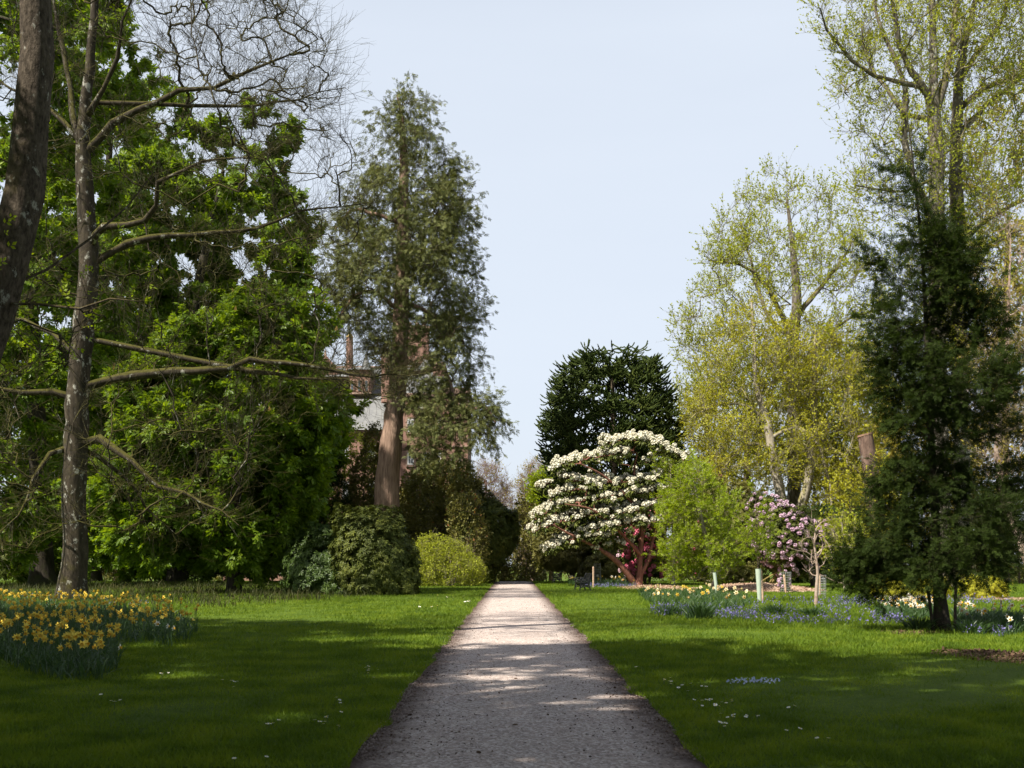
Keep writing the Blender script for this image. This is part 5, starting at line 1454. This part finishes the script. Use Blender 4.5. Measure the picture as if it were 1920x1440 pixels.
def flower_head(c, face, R_, rng, trumpet=.55):
    """six petals round a trumpet: petals chunk (mi 0), trumpet chunk (mi 1)"""
    face = nrm(np.asarray(face, float)); u = nrm(np.cross(face, [0.1, 0.05, 1.0])); v = np.cross(face, u)
    pk = []
    for k in range(6):
        a = k * math.pi / 3 + rng.uniform(-.1, .1)
        d = u * math.cos(a) + v * math.sin(a); s = np.cross(face, d)
        c0 = c
        pk.append((np.array([c0, c0 + d * R_ * .5 + s * R_ * .27 + face * .05 * R_, c0 + d * R_ - face * .12 * R_, c0 + d * R_ * .5 - s * R_ * .27 + face * .05 * R_]), np.array([[0, 1, 2, 3]])))
    V, Fc = combo(pk)
    P_ = np.array([c, c + face * R_ * trumpet * .6, c + face * R_ * trumpet])
    tv, tf, _ = tubes(P_, np.array([.22, .25, .36]) * R_, 8)
    return (V, Fc, 0), (tv, tf, 1)

def daffodil_proto(seed, petal, trump, h=.4, R_=.055, name="daffodil", single=False, label="", group="", nl=4):
    rng = np.random.default_rng(seed)
    a = rng.uniform(0, 6.28)
    lean = np.array([math.cos(a), math.sin(a)]) * rng.uniform(.03, .1)
    top = np.array([lean[0], lean[1], h])
    face = np.array([rng.uniform(-.5, .9), -1.0 + rng.uniform(-.1, .9), rng.uniform(-.35, .1)])
    st = densify(np.array([[0, 0, 0], [lean[0] * .4, lean[1] * .4, h * .6], top - [0, 0, .02], top + nrm(face) * .02]), .06)
    hp, ht = flower_head(top + nrm(face) * .025, face, R_, rng)
    lb = np.zeros((nl, 3)); lb[:, :2] = rng.normal(0, .02, (nl, 2))
    lv = straps(rng, lb, rng.uniform(.7, 1.0, nl) * h * .92, np.full(nl, .02 * R_ / .055), rng.normal(0, .12, (nl, 2)))
    stm = tubes(st, np.full(len(st), .006 * R_ / .055), 5)
    if single:
        g = [(stm[0], stm[1], 2), (lv[0], lv[1], 2)]
        o = build(name, [hp, ht] + g, [petal, trump, M["daff_leaf"]])
        return tag(o, label, "flower", group)
    r = thing(name, (0, 0, 0), label, "flower", group)
    kid(build("flower", [hp, ht], [petal, trump], r))
    kid(build("leaves", [stm, lv], M["daff_leaf"], r))
    return r

def inside(rng, n, poly, dens=lambda p: 1.0):
    """random ground points inside a pixel polygon of foot positions"""
    poly = np.array(poly, float)
    x0, y0 = poly.min(0); x1, y1 = poly.max(0)
    out = []
    while len(out) < n:
        # uniform on the ground, not in the picture
        Yd = rng.uniform(F * EYE / (y1 - HZ), F * EYE / (y0 - HZ))
        if rng.random() > Yd * (y0 - HZ) / (F * EYE): continue
        px = rng.uniform(x0, x1); xw = (px - CX) * Yd / F
        py = HZ + F * EYE / Yd
        j = len(poly) - 1; c = False
        for i in range(len(poly)):
            a, b = poly[i], poly[j]
            if (a[1] > py) != (b[1] > py) and px < (b[0] - a[0]) * (py - a[1]) / (b[1] - a[1]) + a[0]: c = not c
            j = i
        if c: out.append((xw, Yd))
    return np.array(out)

BED_A = [(-120, 1188), (120, 1186), (200, 1200), (228, 1226), (222, 1262), (180, 1284), (120, 1286), (40, 1262), (-20, 1240), (-120, 1236)]
BED_B = [(-60, 1134), (110, 1138), (240, 1146), (345, 1162), (372, 1186), (352, 1206), (290, 1214), (232, 1210), (190, 1192), (-60, 1180)]
YL = "yellow daffodil with orange trumpet in the bed at the foot of the bare tree"
def place_flowers(protos, pts, rng, smin=.85, smax=1.15, zoff=.02, face=True):
    used = []
    for i, (x, y) in enumerate(pts):
        p = protos[int(rng.integers(len(protos)))]
        s = rng.uniform(smin, smax)
        loc = (x, y, float(gz(x, y)) + zoff); rz = rng.uniform(-.9, .9)
        if p not in used:
            used.append(p); p.location = loc; p.rotation_euler = (0, 0, rz); p.scale = (s, s, s)
        else:
            copy_thing(p, loc, rz, s)
rf = np.random.default_rng(71)
GY = "yellow daffodils in the left bed"
pr = [daffodil_proto(200 + i, M["petal_yellow"], M["petal_orange"], .47 + .05 * (i % 3), .062, label=YL, group=GY) for i in range(7)]
place_flowers(pr, np.vstack([inside(rf, 135, BED_A), inside(rf, 160, BED_B)]), rf)
GW = "white narcissi among the left bed"
pw_ = [daffodil_proto(220, M["petal_white"], M["petal_orange"], .36, .06, "white_narcissus", label="white narcissus at the front edge of the yellow daffodil bed on the left", group=GW)]
place_flowers(pw_, [((296 - CX) * 21.5 / F, 21.5), ((308 - CX) * 21.0 / F, 21.0), ((322 - CX) * 20.6 / F, 20.6), ((218 - CX) * 16.2 / F, 16.2)], rf)

def bed_foliage(label, polys, ns, hs, wd, seed, name="daffodil_leaves", m="daff_leaf", lean=.16):
    rng = np.random.default_rng(seed)
    ch = []
    for poly, n, h in zip(polys, ns, hs):
        b = inside(rng, n, poly)
        bp = np.stack([b[:, 0], b[:, 1], gz(b[:, 0], b[:, 1]) + .01], 1)
        ch.append(straps(rng, bp, rng.uniform(.6, 1.1, n) * h, np.full(n, wd) * rng.uniform(.7, 1.2, n), rng.normal(0, lean, (n, 2)) + [.03, -.03]))
    return tag(build(name, ch, M[m]), label, "foliage", kind="stuff")
def daffodil_drift():
    rng = np.random.default_rng(73)
    pts = np.vstack([inside(rng, 90, BED_A), inside(rng, 230, BED_B)])
    pet, tru, stm = [], [], []
    for x, y in pts:
        h = rng.uniform(.38, .56); l = rng.normal(0, .06, 2)
        top = np.array([x + l[0], y + l[1], h + .02])
        fc = np.array([rng.uniform(-1, 1.2), -1 + rng.uniform(-.1, 1.4), rng.uniform(-.6, .15)])
        a, b = flower_head(top, fc, rng.uniform(.045, .065), rng)
        pet.append(a); tru.append(b)
        s_ = tubes(np.array([[x, y, 0], [x + l[0] * .4, y + l[1] * .4, h * .6], top]), np.full(3, .005), 4)
        stm.append((s_[0], s_[1], 2))
    tag(build("daffodil_drift", pet + tru + stm, [M["petal_yellow"], M["petal_orange"], M["daff_leaf"]]), "mass of further yellow daffodils crowding the beds at the foot of the bare tree", "flowers", kind="stuff")
daffodil_drift()
bed_foliage("blue-green strap leaves filling the daffodil beds on the left", [BED_A, BED_B], [3400, 5200], [.36, .36], .02, 81)

# right-hand flower drifts
YR = [(1198, 1119), (1240, 1112), (1330, 1113), (1400, 1122), (1412, 1140), (1380, 1150), (1300, 1148), (1220, 1138)]
WR1 = [(1640, 1148), (1700, 1138), (1775, 1146), (1760, 1164), (1690, 1168), (1645, 1160)]
WR2 = [(1785, 1158), (1850, 1160), (1960, 1166), (1960, 1196), (1880, 1196), (1800, 1186)]
WB = [(1064, 1093), (1095, 1091), (1195, 1093), (1195, 1101), (1130, 1102), (1112, 1099), (1066, 1098)]
GR = "pale yellow daffodils on the right lawn"
pr = [daffodil_proto(240 + i, M["petal_yellow"] if i == 0 else plain("pale_yellow_petal", (.70, .62, .38), .6, .2, 20, .1), M["petal_orange"] if i < 2 else plain("apricot_trumpet", (.66, .46, .17), .6, .2, 20, .1), .42, .085, "pale_daffodil", single=True, label="small pale yellow daffodil in the drift before the pale tree tubes", group=GR) for i in range(5)]
place_flowers(pr, inside(rf, 55, YR), rf)
GN = "white narcissi on the right lawn"
pr = [daffodil_proto(260 + i, M["petal_white"], M["petal_orange"], .40, .08, "white_narcissus", single=True, label="white narcissus with small orange cup in the drift by the dark evergreen", group=GN) for i in range(5)]
place_flowers(pr, np.vstack([inside(rf, 62, WR1), inside(rf, 36, WR2)]), rf)
GB = "cream daffodils near the far bench"
pr = [daffodil_proto(280 + i, M["petal_white"] if i else M["petal_yellow"], M["petal_orange"], .42, .11, "cream_narcissus", single=True, label="cream or yellow narcissus growing between the benches and the white rhododendron", group=GB) for i in range(3)]
place_flowers(pr, inside(rf, 36, WB), rf)
bed_foliage("grey-green strap leaves round the daffodils and narcissi on the right", [YR, WR1, WR2, WB], [2600, 1500, 1900, 1800], [.38, .36, .40, .42], .026, 82)

def clump(px, py, wpx, hpx, label, n=170):
    rng = np.random.default_rng(px)
    Y = F * EYE / (py - HZ); b = at(px, py, Y); b[2] = 0
    rx = wpx / 2 * Y / F; h = hpx * Y / F
    bp = np.stack([b[0] + rng.normal(0, rx * .35, n), Y + rng.normal(0, rx * .35, n), np.full(n, .02)], 1)
    l = (bp[:, :2] - b[:2]) * 1.1 + rng.normal(0, rx * .25, (n, 2))
    return tag(build("daffodil_clump", [straps(rng, bp, rng.uniform(.6, 1.1, n) * h, np.full(n, .03), l)], M["daff_leaf"], None, tuple(b)), label, "plant", "flowerless leaf tufts")
clump(1316, 1163, 56, 40, "largest dark tuft of strap leaves at the front of the bluebells", 260)
clump(1258, 1157, 44, 28, "tuft of strap leaves at the left end of the bluebell drift")
clump(1452, 1155, 56, 26, "tuft of strap leaves in front of the tall pale tree tube")
clump(1524, 1157, 50, 22, "tuft of strap leaves in front of the bare sapling")
clump(1725, 1186, 60, 34, "dark tuft of leaves left of the dark evergreen's stem", 220)
clump(1822, 1192, 60, 34, "dark tuft of leaves right of the dark evergreen's stem", 220)
clump(1212, 1118, 24, 22, "dark tuft of leaves alone on the lawn left of the pale daffodils")

def bluebells():
    rng = np.random.default_rng(91)
    polys = [([(1215, 1150), (1240, 1140), (1330, 1146), (1420, 1148), (1420, 1166), (1330, 1164), (1230, 1158)], 240), ([(1400, 1126), (1480, 1124), (1600, 1128), (1640, 1140), (1620, 1166), (1480, 1168), (1410, 1158)], 200),
             ([(1560, 1126), (1700, 1122), (1800, 1124), (1905, 1128), (1900, 1138), (1700, 1140), (1570, 1142)], 300), ([(1630, 1158), (1700, 1164), (1720, 1180), (1640, 1178)], 70), ([(1095, 1098), (1195, 1096), (1195, 1103), (1100, 1104)], 300),
             ([(1310, 1158), (1480, 1164), (1600, 1168), (1640, 1178), (1450, 1176)], 130), ([(-60, 1128), (110, 1124), (300, 1136), (320, 1146), (100, 1134)], 50), ([(1800, 1186), (1900, 1192), (1900, 1200), (1820, 1198)], 30)]
    P_ = np.vstack([inside(rng, n, p) for p, n in polys])
    n = len(P_); K = 3
    h = rng.uniform(.14, .3, n)
    ch = []
    for k in range(K):
        p = np.stack([P_[:, 0] + rng.normal(0, .025, n), P_[:, 1] + rng.normal(0, .025, n), h - k * .045], 1)
        d = rng.normal(0, .5, (n, 3)); d[:, 2] -= .6
        ch.append(leaves(p, d, rng.normal(0, 1, (n, 3)), rng.uniform(.045, .075, n), KITE))
    b = np.stack([P_[:, 0], P_[:, 1], np.zeros(n)], 1)
    b = np.repeat(b, 2, 0) + np.c_[rng.normal(0, .05, (2 * n, 2)), np.zeros(2 * n)]
    s = straps(rng, b, rng.uniform(.15, .3, 2 * n), np.full(2 * n, .014), rng.normal(0, .1, (2 * n, 2)), mi=1)
    tag(build("bluebells", ch + [s], [M["bluebell"], M["daff_leaf"]]), "drifts of violet-blue bluebells over the right lawn and by the tree feet", "bluebells", kind="stuff")
    q = inside(rng, 130, [(1358, 1288), (1400, 1284), (1462, 1286), (1464, 1292), (1410, 1292), (1360, 1292)])
    p = np.c_[q, np.full(len(q), .085) + rng.uniform(-.02, .02, len(q))]
    zx = np.tile([0, -.4, 1.0], (len(q), 1)) + rng.normal(0, .3, (len(q), 3))
    star = combo([turned(kite(.6, 0, .6), math.radians(72 * k), 0, 1) for k in range(5)])
    tag(build("forget_me_nots", [leaves(p, rng.normal(0, 1, (len(q), 3)), zx, np.full(len(q), .016), star)], M["forget"]), "streak of tiny pale blue flowers in the right lawn near the daisies", "flowers", kind="stuff")
bluebells()

def daisies():
    rng = np.random.default_rng(95)
    star = combo([turned(kite(.5, 0, .7), math.radians(360 / 11 * k), math.radians(8), 1) for k in range(11)])
    v, f, _ = leaves(np.array([[0, 0, .075]]), np.array([[0, 1.0, .0]]), np.array([[0, -.5, 1.0]]), .021, star)
    iv, iff = ico()
    stem = tubes(np.array([[0, 0, 0], [0, 0, .04], [0, 0, .072]]), np.full(3, .0022), 4)
    o = build("daisy", [(v, f, 0), (iv * np.array([.0075, .0075, .004]) + np.array([0, -.002, .078]), iff, 1), (stem[0], stem[1], 2)], [M["daisy"], M["petal_yellow"], M["daff_leaf"]])
    tag(o, "tiny white daisy in the mown lawn beside the path", "flower", "daisies scattered in the lawn")
    C = [(1250, 1292, 12, 5, 6), (1290, 1302, 22, 5, 8), (1325, 1334, 30, 4, 9), (1365, 1342, 12, 3, 4), (1390, 1361, 20, 3, 9), (1355, 1379, 8, 3, 4), (1486, 1345, 4, 2, 2), (1198, 1268, 3, 2, 1), (690, 1274, 10, 6, 7), (640, 1332, 6, 3, 3),
         (605, 1372, 8, 5, 6), (634, 1382, 4, 2, 2), (512, 1376, 8, 3, 4), (640, 1356, 3, 2, 1), (420, 1296, 20, 5, 5), (300, 1275, 16, 3, 4), (195, 1330, 30, 5, 4), (790, 1150, 20, 3, 5), (840, 1130, 14, 2, 4), (480, 1440, 20, 4, 2), (880, 1136, 6, 2, 4), (380, 1170, 20, 4, 3), (1560, 1400, 60, 12, 4)]
    first = True
    for cx, cy, sx, sy, n in C:
        for _ in range(n):
            px, py = cx + rng.normal(0, sx), cy + rng.normal(0, sy)
            Yd = F * EYE / (py - HZ); x = (px - CX) * Yd / F
            if abs(x - MID) < HALF + .12: continue
            c = o if first else o.copy()
            if not first: COL.objects.link(c)
            first = False
            c.location = (x, Yd, .03); c.rotation_euler = (rng.uniform(-.3, .3), rng.uniform(-.3, .3), rng.uniform(-.6, .6))
            s = rng.uniform(.8, 1.25) * max(1, Yd / 18); c.scale = (s, s, s)
daisies()

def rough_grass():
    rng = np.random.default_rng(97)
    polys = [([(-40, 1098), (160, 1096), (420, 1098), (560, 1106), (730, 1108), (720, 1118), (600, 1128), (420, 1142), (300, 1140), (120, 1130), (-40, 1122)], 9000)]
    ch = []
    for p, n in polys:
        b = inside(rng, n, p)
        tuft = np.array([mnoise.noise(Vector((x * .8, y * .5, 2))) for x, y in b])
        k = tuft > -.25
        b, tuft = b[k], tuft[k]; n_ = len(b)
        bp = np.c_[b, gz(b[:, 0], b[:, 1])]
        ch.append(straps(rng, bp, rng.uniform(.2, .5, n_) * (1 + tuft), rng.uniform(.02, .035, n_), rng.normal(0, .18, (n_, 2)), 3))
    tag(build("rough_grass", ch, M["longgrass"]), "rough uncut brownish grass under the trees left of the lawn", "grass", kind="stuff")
    # taller uncut grass round the mulch and bulbs on the right
    n = 15000
    b = inside(rng, n, [(1200, 1128), (1420, 1116), (1960, 1130), (1960, 1290), (1700, 1270), (1480, 1235), (1330, 1190), (1230, 1165)])
    ch = straps(rng, np.c_[b, np.full(n, .03)], rng.uniform(.08, .2, n), .010 * (b[:, 1] / 18), rng.normal(0, .06, (n, 2)), 3)
    tag(build("meadow_grass", [ch], M["grass"]), "longer uncut green grass among the bulbs on the right", "grass", kind="stuff")
rough_grass()
